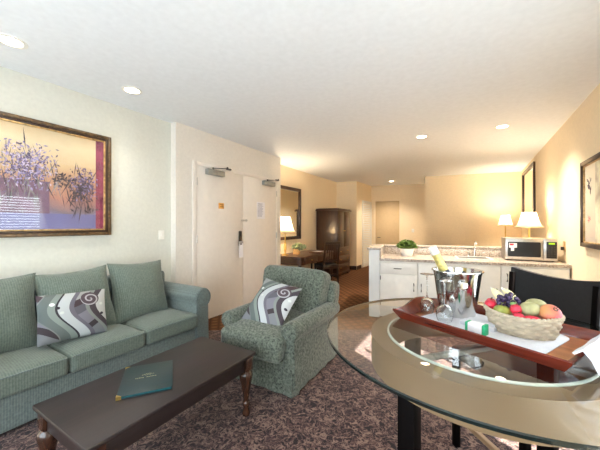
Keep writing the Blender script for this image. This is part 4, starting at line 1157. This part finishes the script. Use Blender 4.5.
# little wrapped box with green ends and folded napkin
o = thing('gift_box', 'small white box with green end bands in front of the ice bucket', 'box', (0.010, 1.522, TZ + CZ + 0.001), D(-22))
G().box(-0.040, -0.022, 0, 0.040, 0.022, 0.046, 0.003).done('carton', 'paper', o)
for sx in (-1, 1): G().box(sx * 0.0405, -0.0226, 0.001, sx * 0.028, 0.0226, 0.0466, 0.002).done('green_band', 'box_green', o)
o = thing('folded_napkin', 'folded white napkin lying beside the fruit basket', 'napkin', (0.020, 1.630, TZ + CZ), D(-20))
G().rbox((0, 0, 0.010), (0.075, 0.035, 0.010), 0.006, 8, wob=0.003).done('fold', 'linen', o)
G().rbox((0.01, 0.004, 0.025), (0.062, 0.026, 0.006), 0.005, 8, wob=0.003).done('fold', 'linen', o)

# fruit basket (oval, woven)
BX, BY = 0.184, 1.635
bs = thing('fruit_basket', 'oval cream wicker basket heaped with fruit', 'basket', (BX, BY, TZ + CZ), D(-9))
A, B_, HB = 0.140, 0.100, 0.092
seg, rows = 176, 48
vs = []; fs = []
for side in (0, 1):
    for j in range(rows + 1):
        k = j / rows; z = HB * k
        s_ = 0.79 + 0.21 * (k ** 0.7) - side * 0.045
        band = math.floor(k * 6)
        for i in range(seg):
            a = 2 * PI * i / seg
            bulge = 0.0060 * math.sin(13 * a + PI * band) * abs(math.sin(PI * k * 6)) ** 0.5 + 0.003 * abs(math.sin(PI * k * 6)) ** 0.7 - 0.002
            if side: bulge = 0
            vs.append(((A * s_ + bulge) * math.cos(a), (B_ * s_ + bulge) * math.sin(a), z + 0.006 * math.cos(2 * a) * k))
    off = side * (rows + 1) * seg
    for j in range(rows):
        for i in range(seg):
            q = (off + j * seg + i, off + j * seg + (i + 1) % seg, off + (j + 1) * seg + (i + 1) % seg, off + (j + 1) * seg + i)
            fs.append(q if side == 0 else q[::-1])
G().faces(vs, fs).done('woven_wall', 'wicker', bs, ang=60)
G().lathe([(0, 0.0), (0.78, 0.0), (0.76, 0.006), (0, 0.006)], 40, sx=A, sy=B_).done('woven_base', 'wicker', bs)
g = G()
for ph in (0, PI):
    g.tube([((A * 0.985 + 0.004 * math.cos(24 * t_ + ph)) * math.cos(t_), (B_ * 0.98 + 0.004 * math.cos(24 * t_ + ph)) * math.sin(t_), HB + 0.006 * math.cos(2 * t_) + 0.004 * math.sin(24 * t_ + ph)) for t_ in [2 * PI * i / 160 for i in range(161)]], 0.0055, 6, caps=False)
g.done('braided_rim', 'wicker', bs)
g = G()   # packing paper that fills the basket
g.lathe([(0.0, 0.055), (0.80, 0.050), (0.82, 0.045), (0.60, 0.008), (0.0, 0.0075)], 32, sx=A, sy=B_).done('straw_filling', 'wicker', bs)
FZ = TZ + CZ
ba = D(-9)
def bw(x, y, z): return (BX + x * math.cos(ba) - y * math.sin(ba), BY + x * math.sin(ba) + y * math.cos(ba), FZ + z)
def fruit(name, label, cat, x, y, z, r, m, stem=True, group=None, rot=(0, 0, 0), dimple=0.12):
    o = thing(name, label, cat, bw(x, y, z), group=group, rot=rot)
    def fn(c):
        k = max(0.0, c.z - 0.55) / 0.45
        return Vector((c.x, c.y, c.z - dimple * k * k))
    G().ball((0, 0, 0), r, 20, fn=fn).done('skin', m, o)
    if stem:
        rz_ = r[2] if hasattr(r, '__len__') else r
        G().tube([(0, 0, rz_ * 0.84), (0.002, 0, rz_ * 0.98), (0.006, 0.002, rz_ * 1.12)], [0.0022, 0.0018, 0.002], 6).done('stem', 'stem', o)
    return o
fruit('plum', 'red plum at the left rim of the basket', 'plum', -0.118, 0.010, 0.104, (0.027, 0.027, 0.027), 'red_fruit', group='red plums in the basket')
fruit('plum', 'red plum tucked behind the leftmost red plum', 'plum', -0.122, 0.050, 0.108, (0.021, 0.021, 0.021), 'red_fruit', group='red plums in the basket')
fruit('plum', 'round red plum in the middle of the basket below the grapes', 'plum', -0.018, -0.040, 0.112, (0.023, 0.023, 0.024), 'red_fruit', group='red plums in the basket')
fruit('plum', 'small red plum low at the front rim of the basket', 'plum', -0.008, -0.070, 0.090, (0.021, 0.018, 0.017), 'red_fruit', group='red plums in the basket')
fruit('plum', 'flat red plum at the front rim below the pale melons', 'plum', 0.038, -0.068, 0.086, (0.032, 0.020, 0.016), 'red_fruit', stem=False, group='red plums in the basket')
fruit('pear', 'green pear lying at the front left of the basket', 'pear', -0.068, -0.036, 0.096, (0.036, 0.028, 0.025), 'pear', rot=(0.2, 0.1, 0.3))
fruit('melon', 'pale green melon in front of the other melon', 'melon', 0.030, -0.022, 0.118, (0.040, 0.034, 0.031), 'melon', stem=False, rot=(0, 0, 0.2), dimple=0.05)
fruit('melon', 'pale melon at the back of the basket behind the front melon', 'melon', 0.050, 0.042, 0.122, (0.042, 0.036, 0.032), 'melon', stem=False, rot=(0, 0, -0.3), dimple=0.05)
pg = thing('pomegranate', 'orange and pink pomegranate at the right end of the basket', 'pomegranate', bw(0.098, -0.018, 0.110), rot=(0.75, 0.25, 0.3))
G().ball((0, 0, 0), (0.040, 0.040, 0.036), 22).done('skin', 'pome', pg)
g = G()
for i in range(6):
    a = i * PI / 3
    g.faces([(0.006 * math.cos(a - .5), 0.006 * math.sin(a - .5), 0.034), (0.006 * math.cos(a + .5), 0.006 * math.sin(a + .5), 0.034), (0.013 * math.cos(a), 0.013 * math.sin(a), 0.045)], [(0, 1, 2)])
g.lathe([(0.011, 0.033), (0.008, 0.037), (0.0, 0.034)], 14).done('crown', 'stem', pg)
# bananas
def banana(label, pts):
    o = thing('banana', label, 'banana', bw(0, 0, 0), ba, group='pale bananas in the basket')
    G().tube(pts, [0.006, 0.014, 0.018, 0.018, 0.013, 0.006], 10).done('peel', 'banana', o)
    G().tube([pts[-1], Vector(pts[-1]) + (Vector(pts[-1]) - Vector(pts[-2])).normalized() * 0.010], [0.005, 0.004], 8).done('tip', 'foil_tip', o)
banana('banana leaning at the back left of the basket, left of the pair', [(-0.045, 0.015, 0.075), (-0.060, 0.028, 0.100), (-0.077, 0.040, 0.125), (-0.093, 0.048, 0.147), (-0.108, 0.054, 0.163), (-0.118, 0.058, 0.172)])
banana('banana leaning at the back of the basket, nearer the grapes', [(-0.005, 0.055, 0.075), (-0.018, 0.062, 0.105), (-0.034, 0.068, 0.132), (-0.050, 0.072, 0.152), (-0.065, 0.075, 0.165), (-0.076, 0.077, 0.172)])
gb = thing('grape_bunch', 'bunch of purple grapes on top of the basket', 'grapes', bw(-0.045, 0.004, 0.122), ba)
G().tube([(0.02, 0.02, 0.045), (0.0, 0.008, 0.025), (-0.02, -0.004, 0.0)], 0.003, 6).done('stalk', 'stem', gb)
gp = []
rg = random.Random(3)
while len(gp) < 30:
    a = Vector((rg.uniform(-0.046, 0.040), rg.uniform(-0.030, 0.030), rg.uniform(-0.012, 0.050)))
    if a.z > 0.052 - 0.5 * abs(a.x + 0.0) - 0.4 * abs(a.y): continue
    if all((a - b).length > 0.0155 for b in gp) : gp.append(a)
    elif rg.random() < 0.0005: break
base = None
for i, a in enumerate(gp):
    green = a.z < 0.0 and a.x > -0.01
    if i == 0:
        base = G().ball((0, 0, 0), (0.0098, 0.0098, 0.0105), 12).done('grape', 'grape', gb, a)
    else:
        q = base.copy(); COL.objects.link(q); q.parent = gb; q.location = a
fruit('lime', 'small green lime just under the grapes', 'lime', -0.028, -0.030, 0.131, (0.013, 0.012, 0.011), 'grape_green', stem=False)

# ------------------------------------------------------------------ camera, world, daylight
f_px = 290.0
cam = bpy.data.cameras.new('camera'); cam.sensor_width = 36.0; cam.sensor_fit = 'HORIZONTAL'
cam.lens = 36.0 * f_px / 600.0; cam.clip_start = 0.02
co = bpy.data.objects.new('camera', cam); COL.objects.link(co)
co.location = (0, 0, 1.41); co.rotation_euler = (PI / 2, 0, th)
sc.camera = co

w = bpy.data.worlds.new('daylight'); sc.world = w; w.use_nodes = True
bg = w.node_tree.nodes['Background']; bg.inputs[0].default_value = (0.80, 0.91, 1.0, 1); bg.inputs[1].default_value = 5.0

def portal(loc, rot, sx, sy):
    l = bpy.data.lights.new('window_daylight', 'AREA'); l.shape = 'RECTANGLE'; l.size = sx; l.size_y = sy
    l.cycles.is_portal = True
    o = bpy.data.objects.new('window_daylight', l); COL.objects.link(o); o.location = loc; o.rotation_euler = rot
portal((RX + 0.17, (WY0 + WY1) / 2, (WZ0 + WZ1) / 2), (0, PI / 2, 0), WZ1 - WZ0, WY1 - WY0)
portal(((VX0 + VX1) / 2, RY - 0.17, (VZ0 + VZ1) / 2), (PI / 2, 0, 0), VX1 - VX0, VZ1 - VZ0)

sun = bpy.data.lights.new('sun', 'SUN'); sun.energy = 26.0; sun.color = (1.0, 0.95, 0.86); sun.angle = D(0.6)
so = bpy.data.objects.new('sun', sun); COL.objects.link(so); so.location = (6, -2, 6)
so.rotation_euler = Vector((-2.33, 1.47, -2.03)).to_track_quat('-Z', 'Y').to_euler()

sc.cycles.diffuse_bounces = 8; sc.cycles.max_bounces = 16; sc.cycles.transparent_max_bounces = 16
sc.view_settings.view_transform = 'Standard'
sc.view_settings.look = 'None'
sc.view_settings.gamma = 1.0
sc.view_settings.use_curve_mapping = False
sc.view_settings.exposure = 0.9
